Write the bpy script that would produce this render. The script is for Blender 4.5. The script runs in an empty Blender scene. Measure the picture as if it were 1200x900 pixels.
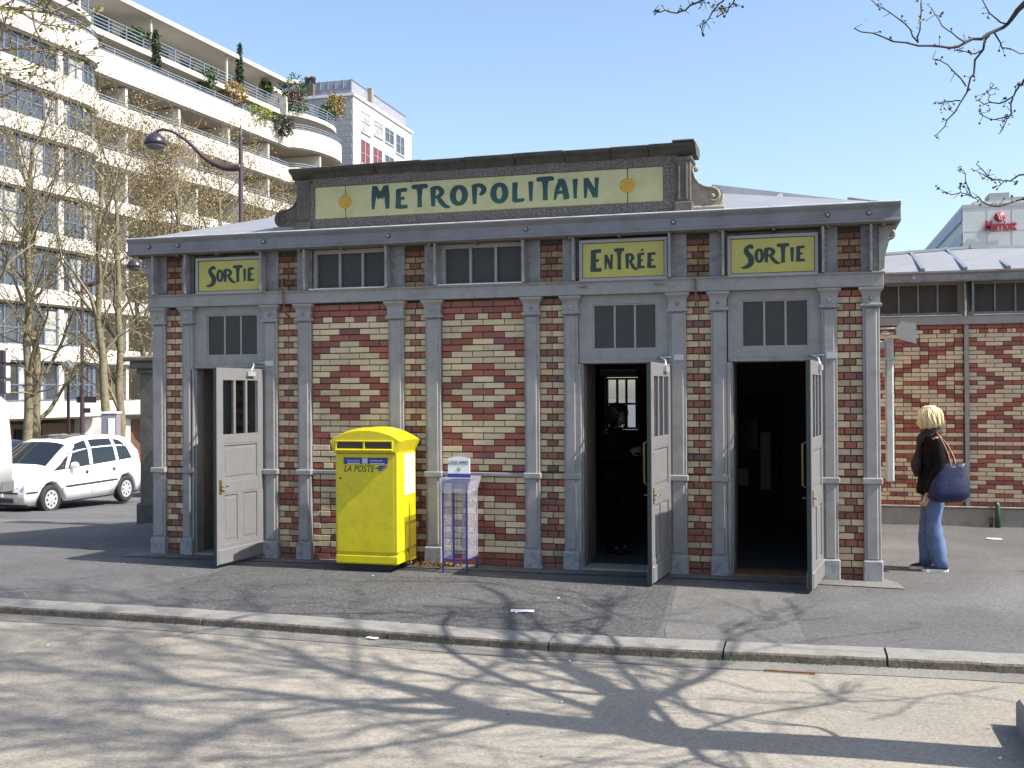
import bpy, bmesh, math, random
from mathutils import Vector, Matrix, noise

random.seed(7)
S = bpy.context.scene
C = S.collection
PI = math.pi

# ------------------------------------------------------------------ camera
CAM_POS = Vector((3.0409, -11.1043, 1.884))
YAW, PITCH, ROLL, FOC = 0.2673, 0.0075, -0.0059, 1250.0
cam_fwd = Vector((-math.sin(YAW)*math.cos(PITCH), math.cos(YAW)*math.cos(PITCH), math.sin(PITCH)))
_r = Vector((math.cos(YAW), math.sin(YAW), 0)); _u = _r.cross(cam_fwd)
cam_right = _r*math.cos(ROLL) + _u*math.sin(ROLL)
cam_up = -_r*math.sin(ROLL) + _u*math.cos(ROLL)
cd = bpy.data.cameras.new("camera"); cam = bpy.data.objects.new("camera", cd); C.objects.link(cam)
m = Matrix((cam_right, cam_up, -cam_fwd)).transposed().to_4x4(); m.translation = CAM_POS
cam.matrix_world = m
cd.sensor_width = 36; cd.lens = FOC/1200*36; cd.clip_start = 0.1; cd.clip_end = 3000
S.camera = cam

# ------------------------------------------------------------------ sky, sun, exposure
SUN = Vector((1.0, -0.105, 1.04)).normalized()      # towards the sun
w = bpy.data.worlds.new("World"); S.world = w; w.use_nodes = True
nt = w.node_tree; bg = nt.nodes["Background"]
sky = nt.nodes.new("ShaderNodeTexSky"); sky.sky_type = 'NISHITA'; sky.sun_disc = False
sky.sun_elevation = math.asin(SUN.z); sky.sun_rotation = math.atan2(SUN.x, SUN.y)
sky.altitude = 60; sky.air_density = 1.1; sky.dust_density = 1.9; sky.ozone_density = 2.2
nt.links.new(sky.outputs[0], bg.inputs[0]); bg.inputs[1].default_value = 0.128
sl = bpy.data.lights.new("sun", 'SUN'); sl.energy = 4.7; sl.angle = math.radians(0.5); sl.color = (1.0, 0.945, 0.86)
so = bpy.data.objects.new("sun", sl); C.objects.link(so)
so.rotation_euler = SUN.to_track_quat('Z', 'Y').to_euler(); so.location = (20, -4, 20)
S.view_settings.view_transform = 'Standard'; S.view_settings.look = 'None'
S.view_settings.exposure = 1.0; S.view_settings.gamma = 1
S.render.engine = 'CYCLES'
S.cycles.max_bounces = 8; S.cycles.transparent_max_bounces = 12

# ------------------------------------------------------------------ placing helpers
def ray(x, y):
    return cam_right*(x-600) - cam_up*(y-450) + cam_fwd*FOC
def on_y(x, y, Y):
    v = ray(x, y); return CAM_POS + v*((Y-CAM_POS.y)/v.y)
def at_depth(x, y, d):
    return CAM_POS + ray(x, y)*(d/FOC)
def gnd(x, y, z=0.0):
    v = ray(x, y); return CAM_POS + v*((z-CAM_POS.z)/v.z)
def smooth(a, b, x):
    t = max(0, min(1, (x-a)/(b-a))); return t*t*(3-2*t)
def terrain(X, Y):
    t = 1-smooth(-8.5, -4.8, X)
    yy = max(0, Y)
    return max(-t*(.072*min(yy, 8) + .04*max(0, yy-8)), -2.6)

# ------------------------------------------------------------------ materials
MATS = {}
def mat(name, col, rough=.6, metal=0, spec=.5, var=.0, vscale=8, grime=None, gscale=2.5, gamt=.4, bump=0, bscale=60, objvar=0, coat=0, emit=None, fine=0, mixes=()):
    if name in MATS: return MATS[name]
    m = bpy.data.materials.new(name); m.use_nodes = True; t = m.node_tree; b = t.nodes["Principled BSDF"]
    L = t.links.new
    b.inputs["Roughness"].default_value = rough; b.inputs["Metallic"].default_value = metal
    b.inputs["Specular IOR Level"].default_value = spec
    if coat: b.inputs["Coat Weight"].default_value = coat; b.inputs["Coat Roughness"].default_value = .06
    tc = t.nodes.new("ShaderNodeTexCoord"); geo = t.nodes.new("ShaderNodeNewGeometry")
    pos = geo.outputs["Position"]
    rgb = t.nodes.new("ShaderNodeRGB"); rgb.outputs[0].default_value = (*col, 1); cur = rgb.outputs[0]
    def nz(scale, det=4, ro=.6):
        n = t.nodes.new("ShaderNodeTexNoise"); n.inputs["Scale"].default_value = scale
        n.inputs["Detail"].default_value = det; n.inputs["Roughness"].default_value = ro; L(pos, n.inputs["Vector"]); return n
    def mr(src, a, b_, c, d):
        r = t.nodes.new("ShaderNodeMapRange"); r.inputs[1].default_value = a; r.inputs[2].default_value = b_
        r.inputs[3].default_value = c; r.inputs[4].default_value = d; L(src, r.inputs[0]); return r.outputs[0]
    def mul(cur, fac):
        v = t.nodes.new("ShaderNodeVectorMath"); v.operation = 'SCALE'; L(cur, v.inputs[0]); L(fac, v.inputs["Scale"]); return v.outputs[0]
    if var: cur = mul(cur, mr(nz(vscale).outputs[0], .3, .7, 1-var, 1+var))
    if fine: cur = mul(cur, mr(nz(bscale*1.3, 3, .8).outputs[0], .3, .7, 1-fine, 1+fine))
    if objvar:
        oi = t.nodes.new("ShaderNodeObjectInfo"); ad = t.nodes.new("ShaderNodeMath"); ad.operation = 'ADD'
        L(oi.outputs["Random"], ad.inputs[0]); L(geo.outputs["Random Per Island"], ad.inputs[1])
        fr = t.nodes.new("ShaderNodeMath"); fr.operation = 'FRACT'; L(ad.outputs[0], fr.inputs[0])
        if mixes:
            ml = t.nodes.new("ShaderNodeMath"); ml.operation = 'MULTIPLY'; ml.inputs[1].default_value = 7.31; L(fr.outputs[0], ml.inputs[0]); f2 = t.nodes.new("ShaderNodeMath"); f2.operation = 'FRACT'; L(ml.outputs[0], f2.inputs[0])
            cr = t.nodes.new("ShaderNodeValToRGB"); cr.color_ramp.interpolation = 'LINEAR'; cr.color_ramp.elements[0].color = (*mixes[0], 1); cr.color_ramp.elements[1].color = (*mixes[-1], 1)
            e = cr.color_ramp.elements.new(.35); e.color = (*col, 1); e = cr.color_ramp.elements.new(.75); e.color = (*col, 1); L(f2.outputs[0], cr.inputs[0])
            x0 = t.nodes.new("ShaderNodeMix"); x0.data_type = 'RGBA'; x0.inputs[0].default_value = .8; L(cur, x0.inputs[6]); L(cr.outputs[0], x0.inputs[7]); cur = x0.outputs[2]
        cur = mul(cur, mr(fr.outputs[0], 0, 1, 1-objvar, 1+objvar*.6))
    if grime:
        mx = t.nodes.new("ShaderNodeMix"); mx.data_type = 'RGBA'
        n = nz(gscale, 6, .7)
        L(mr(n.outputs[0], .48, .75, 0, gamt), mx.inputs[0]); L(cur, mx.inputs[6]); mx.inputs[7].default_value = (*grime, 1); cur = mx.outputs[2]
    L(cur, b.inputs["Base Color"])
    if bump:
        bn = t.nodes.new("ShaderNodeBump"); bn.inputs["Strength"].default_value = bump; bn.inputs["Distance"].default_value = .01
        L(nz(bscale, 5, .7).outputs[0], bn.inputs["Height"]); L(bn.outputs[0], b.inputs["Normal"])
    if emit: b.inputs["Emission Color"].default_value = (*emit[0], 1); b.inputs["Emission Strength"].default_value = emit[1]
    MATS[name] = m; return m
def glass(name, col=(.9, .95, .95), rough=.02, trans=1.0, alpha=1.0):
    if name in MATS: return MATS[name]
    m = bpy.data.materials.new(name); m.use_nodes = True; b = m.node_tree.nodes["Principled BSDF"]
    b.inputs["Base Color"].default_value = (*col, 1); b.inputs["Roughness"].default_value = rough
    b.inputs["Transmission Weight"].default_value = trans; b.inputs["IOR"].default_value = 1.45; b.inputs["Alpha"].default_value = alpha
    MATS[name] = m; return m

iron = mat("painted_ironwork", (.242, .236, .236), .42, var=.07, vscale=3, grime=(.11, .10, .09), gscale=7, gamt=.55, bump=.06, bscale=90)
iron_old = mat("weathered_ironwork", (.205, .203, .208), .5, var=.15, vscale=9, grime=(.045, .04, .036), gscale=8, gamt=.7, bump=.15, bscale=80)
iron_door = mat("painted_timber_grey", (.158, .157, .162), .38, var=.05, vscale=6, grime=(.12, .11, .11), gscale=7, gamt=.3, bump=.05, bscale=70)
door_in = mat("dark_green_paint", (.022, .035, .033), .4, var=.1)
rust = mat("rusty_edge", (.16, .075, .035), .8, var=.3, vscale=20)
cream = mat("cream_glazed_brick", (.55, .44, .285), .34, mixes=((.45, .37, .24), (.56, .44, .235)), var=.12, vscale=14, objvar=.14, grime=(.20, .14, .08), gscale=1.7, gamt=.6, bump=.12, bscale=60, fine=.08)
redb = mat("red_brick", (.255, .070, .046), .40, mixes=((.165, .062, .07), (.33, .09, .045)), var=.2, vscale=18, objvar=.20, grime=(.09, .04, .035), gscale=2, gamt=.6, bump=.15, bscale=60, fine=.1)
cream_pale = mat("pale_cream_brick", (.53, .43, .29), .4, var=.1, vscale=14, objvar=.16, grime=(.25, .12, .05), gscale=1.3, gamt=.3, bump=.1, bscale=60)
cream_strip = mat("aged_buff_brick", (.51, .40, .25), .4, mixes=((.34, .27, .17), (.44, .31, .14)), var=.15, vscale=14, objvar=.22, grime=(.15, .10, .06), gscale=2.2, gamt=.7, bump=.15, fine=.08)
red_strip = mat("aged_brown_red_brick", (.235, .072, .048), .45, mixes=((.13, .065, .075), (.26, .08, .035)), var=.2, vscale=18, objvar=.25, grime=(.07, .04, .03), gscale=2.5, gamt=.7, bump=.15, fine=.1)
cream_eave_shade = mat("eave_shaded_cream_brick", (.27, .17, .08), .5, var=.3, vscale=14, objvar=.3, grime=(.06, .035, .02), gscale=6, gamt=.7, bump=.2)  # darker brick pair: shade under the eave, plus grime, put into the colour
red_eave_shade = mat("eave_shaded_red_brick", (.13, .036, .018), .5, var=.25, vscale=14, objvar=.3, grime=(.04, .02, .015), gscale=6, gamt=.7, bump=.2)
mortar = mat("dark_mortar", (.055, .046, .038), .95, var=.3, vscale=25, bump=.3, bscale=120)
plinth_m = mat("plinth_paint", (.26, .265, .275), .6, var=.12, vscale=10, grime=(.06, .05, .045), gscale=14, gamt=.8, bump=.2, bscale=60)
stone = mat("weathered_stone", (.105, .095, .084), .9, var=.25, vscale=12, grime=(.03, .027, .023), gscale=6, gamt=.8, bump=.6, bscale=50, fine=.3)
pebble = mat("dark_pebbledash", (.125, .112, .105), .9, var=.15, vscale=5, bump=.9, bscale=38, fine=.95)
stone_lt = mat("pale_stone", (.26, .235, .19), .85, var=.2, vscale=12, grime=(.07, .06, .05), gscale=8, gamt=.6, bump=.4, bscale=50)
zinc = mat("zinc_sheet", (.225, .225, .23), .45, metal=.0, var=.08, vscale=3, grime=(.28, .28, .28), gscale=2, gamt=.4)
zinc_dk = mat("zinc_flashing", (.16, .18, .22), .45, var=.15, vscale=5)
gutter_lip = mat("gutter_lip", (.60, .61, .63), .4, var=.25, vscale=6)
soffit_m = mat("soffit_boards", (.13, .115, .10), .8, var=.25, vscale=8)
dkglass = mat("dark_window_glass", (.014, .014, .015), .12, spec=.35, var=.1)
wireglass = mat("wired_dusty_glass", (.040, .038, .037), .45, spec=.35, var=.12, vscale=30, fine=.35, bscale=60)
sign_y = mat("yellow_enamel", (.36, .325, .055), .28, var=.05, vscale=6, grime=(.25, .22, .06), gscale=8, gamt=.3, coat=.3)
panel_y = mat("aged_cream_enamel", (.40, .39, .20), .35, var=.08, vscale=5, grime=(.26, .27, .10), gscale=3.5, gamt=.7, coat=.2)
gold = mat("ochre_medallion", (.42, .24, .02), .4, var=.25, vscale=60)
letter_d = mat("dark_green_lettering", (.008, .022, .018), .35)
signframe = mat("sign_frame_grey", (.27, .26, .27), .45, var=.08)
yel = mat("post_yellow_paint", (.56, .475, .003), .32, var=.06, vscale=4, coat=.2, grime=(.30, .25, .03), gscale=9, gamt=.45, bump=.05, bscale=30, fine=.04)
blk = mat("matt_black", (.012, .012, .013), .6, var=.2)
blue = mat("blue_enamel", (.02, .035, .22), .35)
white = mat("white_paint", (.72, .72, .71), .4, var=.03)
paper_w = mat("white_paper", (.78, .77, .75), .7)
brass = mat("brass", (.20, .13, .04), .4, metal=.7)
steel = mat("galvanised_steel", (.40, .42, .43), .4, metal=.4, var=.1)
granite = mat("granite_kerb", (.215, .205, .19), .8, var=.1, vscale=9, grime=(.08, .075, .065), gscale=5, gamt=.5, bump=.35, bscale=55, fine=.22)
conc = mat("concrete_plinth", (.24, .225, .20), .85, var=.15, vscale=3, grime=(.11, .10, .09), gscale=2.5, gamt=.5, bump=.3, bscale=50, fine=.12)
# letters in METROPOLITAIN run from dark blue at the top to teal at the foot (the enamel's own print)
def grad_letter():
    m = bpy.data.materials.new("blue_green_lettering"); m.use_nodes = True; t = m.node_tree; b = t.nodes["Principled BSDF"]
    b.inputs["Roughness"].default_value = .35
    g = t.nodes.new("ShaderNodeNewGeometry"); s = t.nodes.new("ShaderNodeSeparateXYZ"); r = t.nodes.new("ShaderNodeMapRange")
    r.inputs[1].default_value = 3.93; r.inputs[2].default_value = 4.14
    cr = t.nodes.new("ShaderNodeValToRGB"); cr.color_ramp.elements[0].color = (.007, .068, .046, 1); cr.color_ramp.elements[1].color = (.003, .026, .032, 1)
    t.links.new(g.outputs["Position"], s.inputs[0]); t.links.new(s.outputs[2], r.inputs[0]); t.links.new(r.outputs[0], cr.inputs[0]); t.links.new(cr.outputs[0], b.inputs["Base Color"])
    return m
letter_g = grad_letter()

# ------------------------------------------------------------------ mesh helpers
class MB:
    def __init__(s): s.v = []; s.f = []; s.mi = []; s.sm = []; s.cur = 0
    def add(s, vs, fs, sm=False):
        o = len(s.v); s.v += [tuple(p) for p in vs]; s.f += [tuple(i+o for i in f) for f in fs]
        s.mi += [s.cur]*len(fs); s.sm += [sm]*len(fs); return s
    def box(s, x0, x1, y0, y1, z0, z1, M=None):
        vs = [(x0,y0,z0),(x1,y0,z0),(x1,y1,z0),(x0,y1,z0),(x0,y0,z1),(x1,y0,z1),(x1,y1,z1),(x0,y1,z1)]
        if M: vs = [M @ Vector(p) for p in vs]
        return s.add(vs, [(3,2,1,0),(4,5,6,7),(0,1,5,4),(1,2,6,5),(2,3,7,6),(3,0,4,7)])
    def bbox(s, x0, x1, y0, y1, z0, z1, b=.005, M=None):
        """box with chamfered edges"""
        bm = bmesh.new(); bmesh.ops.create_cube(bm, size=1)
        bmesh.ops.scale(bm, vec=(x1-x0, y1-y0, z1-z0), verts=bm.verts)
        bmesh.ops.translate(bm, vec=((x0+x1)/2, (y0+y1)/2, (z0+z1)/2), verts=bm.verts)
        bmesh.ops.bevel(bm, geom=bm.edges[:], offset=b, segments=1, affect='EDGES')
        return s.bm(bm, M)
    def bm(s, bm, M=None, sm=False):
        bm.verts.index_update(); vs = [v.co.copy() for v in bm.verts]
        if M: vs = [M @ p for p in vs]
        s.add(vs, [[v.index for v in f.verts] for f in bm.faces], sm); bm.free(); return s
    def prism(s, pts, y0, y1, axis='y', M=None):
        n = len(pts)
        if axis == 'y': vs = [(a, y0, b) for a, b in pts] + [(a, y1, b) for a, b in pts]
        elif axis == 'x': vs = [(y0, a, b) for a, b in pts] + [(y1, a, b) for a, b in pts]
        else: vs = [(a, b, y0) for a, b in pts] + [(a, b, y1) for a, b in pts]
        if M: vs = [M @ Vector(p) for p in vs]
        return s.add(vs, [tuple(range(n)), tuple(range(2*n-1, n-1, -1))] + [(i, i+n, (i+1) % n+n, (i+1) % n) for i in range(n)])
    def tube(s, pts, rs, n=6, cap=True, sm=True, closed=False):
        pts = [Vector(p) for p in pts]
        if not hasattr(rs, '__len__'): rs = [rs]*len(pts)
        vs = []; up = None
        for i, p in enumerate(pts):
            a = pts[max(i-1, 0)]; b = pts[min(i+1, len(pts)-1)]
            if closed: a = pts[i-1]; b = pts[(i+1) % len(pts)]
            t = (b-a); t = t.normalized() if t.length > 1e-9 else Vector((0, 0, 1))
            if up is None: up = t.orthogonal().normalized()
            up = (up - t*up.dot(t)); up = up.normalized() if up.length > 1e-6 else t.orthogonal().normalized()
            q = t.cross(up)
            for k in range(n):
                th = 2*PI*k/n; vs.append(p + (up*math.cos(th)+q*math.sin(th))*rs[i])
        fs = []; L = len(pts)
        for i in range(L if closed else L-1):
            j = (i+1) % L
            for k in range(n): fs.append((i*n+k, i*n+(k+1) % n, j*n+(k+1) % n, j*n+k))
        if cap and not closed: fs += [tuple(range(n-1, -1, -1)), tuple((L-1)*n+k for k in range(n))]
        return s.add(vs, fs, sm)
    def loft(s, rings, cap=True, sm=True):
        n = len(rings[0]); vs = [p for r in rings for p in r]; fs = []
        for i in range(len(rings)-1):
            for k in range(n): fs.append((i*n+k, i*n+(k+1) % n, (i+1)*n+(k+1) % n, (i+1)*n+k))
        if cap: fs += [tuple(range(n-1, -1, -1)), tuple((len(rings)-1)*n+k for k in range(n))]
        return s.add(vs, fs, sm)
    def lathe(s, prof, n=20, loc=(0,0,0), M=None, sm=True):
        rings = []
        for r, z in prof:
            rg = [Vector((r*math.cos(2*PI*k/n), r*math.sin(2*PI*k/n), z)) for k in range(n)]
            if M: rg = [M @ p for p in rg]
            rings.append([p+Vector(loc) for p in rg])
        return s.loft(rings, True, sm)
    def sphere(s, c, r, seg=10, rg=6, sc=(1,1,1)):
        bm = bmesh.new(); bmesh.ops.create_uvsphere(bm, u_segments=seg, v_segments=rg, radius=r)
        for v in bm.verts: v.co = Vector((v.co.x*sc[0], v.co.y*sc[1], v.co.z*sc[2])) + Vector(c)
        return s.bm(bm, None, True)
    def mesh(s, name, mats):
        me = bpy.data.meshes.new(name); me.from_pydata(s.v, [], s.f)
        for q in (mats if isinstance(mats, (list, tuple)) else [mats]): me.materials.append(q)
        me.polygons.foreach_set("material_index", s.mi); me.polygons.foreach_set("use_smooth", s.sm)
        me.update(); return me
    def build(s, name, mats, parent=None, fix=True, mods=None):
        me = s.mesh(name, mats)
        if fix and len(me.polygons) < 60000:
            bm = bmesh.new(); bm.from_mesh(me); bmesh.ops.recalc_face_normals(bm, faces=bm.faces); bm.to_mesh(me); bm.free()
        return link(name, me, parent)
def link(name, me, parent=None, loc=None):
    o = bpy.data.objects.new(name, me); C.objects.link(o)
    if parent: o.parent = parent
    if loc is not None: o.location = loc
    return o
def tag(o, label=None, cat=None, group=None, kind=None):
    if label: o['label'] = label
    if cat: o['category'] = cat
    if group: o['group'] = group
    if kind: o['kind'] = kind
    return o
def thing(name, label, cat, loc=(0,0,0), rz=0, group=None):
    o = bpy.data.objects.new(name, None); C.objects.link(o); o.location = loc; o.rotation_euler = (0, 0, rz)
    o.empty_display_size = .2
    return tag(o, label, cat, group)
def struct(o): o['kind'] = 'structure'; return o
def kids(o): return list(o.children)
def copy_tree(o, parent=None):
    c = o.copy(); C.objects.link(c)
    if parent: c.parent = parent
    for ch in kids(o): copy_tree(ch, c)
    return c
def local_build(mb, name, mats, parent):
    """vertices given in world space, parent has an offset location without rotation"""
    d = parent.location
    mb.v = [(p[0]-d.x, p[1]-d.y, p[2]-d.z) for p in mb.v]
    return mb.build(name, mats, parent)
# ================================================================== GROUND
def grid_sheet(name, xs, ys, zf, m, skip=None):
    mb = MB(); vs = [(x, y, zf(x, y)) for y in ys for x in xs]; nx = len(xs)
    fs = [(j*nx+i, j*nx+i+1, (j+1)*nx+i+1, (j+1)*nx+i) for j in range(len(ys)-1) for i in range(nx-1)]
    mb.add(vs, fs, True); return struct(mb.build(name, m))
def ground_mat(name, base, dark, light, rough, sc, fine_amt, crack=.3):
    m = bpy.data.materials.new(name); m.use_nodes = True; t = m.node_tree; b = t.nodes["Principled BSDF"]; L = t.links.new
    g = t.nodes.new("ShaderNodeNewGeometry"); P = g.outputs["Position"]
    def nz(s, d=5, r=.6, dist=0):
        n = t.nodes.new("ShaderNodeTexNoise"); n.inputs["Scale"].default_value = s; n.inputs["Detail"].default_value = d
        n.inputs["Roughness"].default_value = r; n.inputs["Distortion"].default_value = dist; L(P, n.inputs["Vector"]); return n.outputs[0]
    def mr(src, a, b_, c, d):
        r = t.nodes.new("ShaderNodeMapRange"); r.inputs[1].default_value = a; r.inputs[2].default_value = b_
        r.inputs[3].default_value = c; r.inputs[4].default_value = d; L(src, r.inputs[0]); return r.outputs[0]
    def mix(f, a, bb):
        x = t.nodes.new("ShaderNodeMix"); x.data_type = 'RGBA'; L(f, x.inputs[0])
        for i, q in ((6, a), (7, bb)):
            if isinstance(q, tuple): x.inputs[i].default_value = (*q, 1)
            else: L(q, x.inputs[i])
        return x.outputs[2]
    def scale(c, f):
        v = t.nodes.new("ShaderNodeVectorMath"); v.operation = 'SCALE'; L(c, v.inputs[0]); L(f, v.inputs["Scale"]); return v.outputs[0]
    c = mix(mr(nz(sc, 6, .65), .35, .65, 0, 1), base, dark)
    c = mix(mr(nz(sc*.33, 4, .6, 1.0), .5, .7, 0, .8), c, light)
    c = scale(c, mr(nz(110, 3, .8), .25, .75, 1-fine_amt, 1+fine_amt))
    c = scale(c, mr(nz(28, 4, .75), .25, .75, 1-fine_amt*.6, 1+fine_amt*.6))
    va2 = t.nodes.new("ShaderNodeTexVoronoi"); va2.inputs["Scale"].default_value = 75; L(P, va2.inputs["Vector"])
    sp_ = t.nodes.new("ShaderNodeSeparateColor"); L(va2.outputs["Color"], sp_.inputs[0]); c = scale(c, mr(sp_.outputs[0], 0, 1, 1-fine_amt*.9, 1+fine_amt*.9))
    for s_, rad, colr in ((2.3, .045, (dark[0]*.45, dark[1]*.45, dark[2]*.45)), (3.1, .03, (light[0]*1.5, light[1]*1.5, light[2]*1.5)), (1.1, .09, (dark[0]*.75, dark[1]*.72, dark[2]*.68))):
        vv = t.nodes.new("ShaderNodeTexVoronoi"); vv.inputs["Scale"].default_value = s_; wv = t.nodes.new("ShaderNodeVectorMath"); wv.operation = 'MULTIPLY_ADD'; nn = t.nodes.new("ShaderNodeTexNoise"); nn.inputs["Scale"].default_value = 14; L(P, nn.inputs["Vector"])
        L(nn.outputs[1], wv.inputs[0]); wv.inputs[1].default_value = (.05, .05, .05); L(P, wv.inputs[2]); L(wv.outputs[0], vv.inputs["Vector"]); c = mix(mr(vv.outputs["Distance"], rad*.6, rad, .75, 0), c, colr)
    # cracks
    v = t.nodes.new("ShaderNodeTexVoronoi"); v.feature = 'DISTANCE_TO_EDGE'; v.inputs["Scale"].default_value = .45; v.inputs["Randomness"].default_value = 1
    nd = t.nodes.new("ShaderNodeTexNoise"); nd.inputs["Scale"].default_value = 3; L(P, nd.inputs["Vector"])
    va = t.nodes.new("ShaderNodeVectorMath"); va.operation = 'MULTIPLY_ADD'; L(nd.outputs[1], va.inputs[0]); va.inputs[1].default_value = (.5, .5, .5); L(P, va.inputs[2]); L(va.outputs[0], v.inputs["Vector"])
    if crack:
        c = mix(mr(v.outputs[0], .0, .004, crack, 0), c, (dark[0]*.4, dark[1]*.4, dark[2]*.4))
    L(c, b.inputs["Base Color"]); b.inputs["Roughness"].default_value = rough; b.inputs["Specular IOR Level"].default_value = .35
    bn = t.nodes.new("ShaderNodeBump"); bn.inputs["Strength"].default_value = .35; bn.inputs["Distance"].default_value = .006
    L(nz(90, 4, .8), bn.inputs["Height"]); L(bn.outputs[0], b.inputs["Normal"])
    return m
asphalt = ground_mat("pavement_asphalt", (.108, .107, .107), (.082, .081, .082), (.14, .138, .135), .8, .9, .3)
asphalt_dk = ground_mat("dark_asphalt_patch", (.084, .083, .084), (.066, .065, .066), (.108, .106, .103), .75, 1.5, .55)
asphalt_lt = ground_mat("worn_asphalt_patch", (.128, .125, .119), (.10, .098, .094), (.165, .16, .148), .8, 1.2, .3)
sand = ground_mat("pale_carriageway", (.262, .236, .196), (.22, .199, .167), (.30, .27, .224), .85, .6, .2, 0)
gutter_m = ground_mat("grey_gutter", (.185, .175, .158), (.145, .138, .125), (.225, .21, .185), .85, 1.2, .2)

RZ = -.068     # road surface below the pavement
def kerb_y(X): return -3.12 - .17*math.exp(-((X-1.3)/2.1)**2)      # front edge of the kerb line
xs = [-400, -200, -100, -60, -45] + [-36+1.5*i for i in range(16)] + [-12+.5*i for i in range(53)] + [16, 20, 30, 50, 100, 200, 400]
ys0 = [0, 1, 2, 3, 4, 5.5, 7, 9, 12, 16, 20, 26, 32, 40, 50, 70, 100, 200, 600]
mb = MB(); rows = [[(x, kerb_y(x)+.30, 0) for x in xs], [(x, -1.5, 0) for x in xs]] + [[(x, y, terrain(x, y)) for x in xs] for y in ys0]
nx = len(xs); mb.add([p for r in rows for p in r], [(j*nx+i, j*nx+i+1, (j+1)*nx+i+1, (j+1)*nx+i) for j in range(len(rows)-1) for i in range(nx-1)], True)
struct(mb.build("pavement", asphalt))
mb = MB(); mb.add([(-400, -400, RZ), (400, -400, RZ), (400, -2.8, RZ), (-400, -2.8, RZ)], [(0, 1, 2, 3)])
struct(mb.build("road", sand))
# gutter strip laid along the kerb
mb = MB(); gx = [-14+.5*i for i in range(60)]
mb.add([(x, kerb_y(x)-.24-.01*math.sin(x*3), RZ+.004) for x in gx]+[(x, kerb_y(x)+.1, RZ+.004) for x in gx], [(i, i+1, 60+i+1, 60+i) for i in range(59)])
struct(mb.build("gutter", gutter_m))
# asphalt patches
def patch(pts, m, z=.004):
    mb = MB(); mb.add([(x, y, z) for x, y in pts], [tuple(range(len(pts)))]); return struct(mb.build("pavement_patch", m))
patch([(-3.05, -.5), (-2.72, -2.6), (-2.6, kerb_y(-2.6)+.305), (-1.5, kerb_y(-1.5)+.305), (-.2, kerb_y(-.2)+.305), (1.0, kerb_y(1)+.305), (1.92, kerb_y(1.9)+.305), (1.93, -2.6), (1.80, -.72), (.3, -.50), (-1.4, -.42)], asphalt_dk)
patch([(1.84, -.75), (1.97, -2.7), (2.02, kerb_y(2)+.305), (3.05, kerb_y(3)+.305), (2.9, -1.3), (2.95, -.8)], asphalt_lt, .0035)
patch([(-4.7, -.02), (-4.6, -.34), (-2.0, -.30), (.4, -.36), (1.6, -.30), (3.3, -.36), (3.95, -.42), (3.9, -.1), (3.8, .1), (-4.6, .15)], asphalt_lt, .008)
# kerb: each granite stone is a part
kerb = thing("kerb", "grey granite kerb running between the pavement and the pale road", "kerb"); kerb['kind'] = 'structure'
del kerb['category']; 
kerb_face = mat("kerb_split_face", (.115, .095, .075), .95, var=.3, vscale=14, bump=.9, bscale=40, fine=.5)
joints = [-16.2, -15.0, -13.7, -12.4, -11.3, -10.1, -8.9, -7.7, -6.45, -5.2, -3.68, -1.86, -.15, 1.17, 2.46, 3.59, 4.8, 6.1, 7.3, 8.6, 9.9, 11.2]
for i in range(len(joints)-1):
    a, b = joints[i]+.008, joints[i+1]-.008; N = 7; mb = MB(); rings = []
    for k in range(N+1):
        x = a+(b-a)*k/N; y = kerb_y(x); e = .004*noise.noise(Vector((x*5, i, 0))); z = .006+e
        rings.append([(x, y+.305, -.3), (x, y+.305, z-.004), (x, y+.29, z+.002), (x, y+.035+e, z), (x, y+.012+e*2, z-.008), (x, y+e*2, z-.022), (x, y-.004+e, -.3)])
    mb.loft(rings, True, True); o = mb.build("kerb_stone", [granite, kerb_face], kerb)
    me = o.data
    for p in me.polygons:
        p.use_smooth = False
        if abs(p.normal.y) > .6 and p.center.y < kerb_y(p.center.x)+.06: p.material_index = 1
kerb['kind'] = 'structure'
# drain slot
mb = MB(); mb.box(2.76, 3.10, -3.482, -3.462, RZ+.0045, RZ+.012); mb.box(2.76, 3.10, -3.50, -3.492, RZ+.0045, RZ+.008)
tag(mb.build("drain_slot", rust), "rusty iron drain slot set in the road beside the kerb", "drain")
# granite block in the bottom right corner
blk_ = MB(); blk_.bbox(4.205, 4.84, -5.5, -4.37, -.3, .095, .02)
tag(blk_.build("granite_block", granite), "low granite block standing on the road at the right edge of the photo", "stone block")
# paper scraps and leaves
def scrap(p, sx, sy, rz, m, name, label, cat, group=None):
    mb = MB(); n = 3; vs = []; R = Matrix.Rotation(rz, 3, 'Z')
    for j in range(n+1):
        for i in range(n+1):
            v = R @ Vector(((i/n-.5)*sx, (j/n-.5)*sy, 0)); vs.append((v.x, v.y, .006+.008*abs(noise.noise(Vector((i*.7+sx*9, j*.8, rz))))))
    mb.add(vs, [(j*(n+1)+i, j*(n+1)+i+1, (j+1)*(n+1)+i+1, (j+1)*(n+1)+i) for j in range(n) for i in range(n)])
    o = mb.build(name, m); o.location = p; return tag(o, label, cat, group)
scrap((.70, -2.26, .004), .20, .10, .2, paper_w, "paper_scrap", "white paper slip lying on the dark pavement in front of the doorways", "paper")
scrap((-.27, -3.25+.0, RZ+.008), .10, .05, -.1, paper_w, "paper_scrap", "small white paper scrap lying in the gutter below the kerb", "paper")
scrap((5.33, 3.41, .002), .17, .12, .1, paper_w, "paper_scrap", "white paper slip on the pavement right of the blonde woman", "paper")
leafm = mat("dry_leaf", (.30, .17, .06), .8, var=.4, vscale=40); weedm = mat("kerb_weed", (.06, .22, .03), .7, var=.3, vscale=50)
mb = MB(); rr = random.Random(3)
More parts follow.
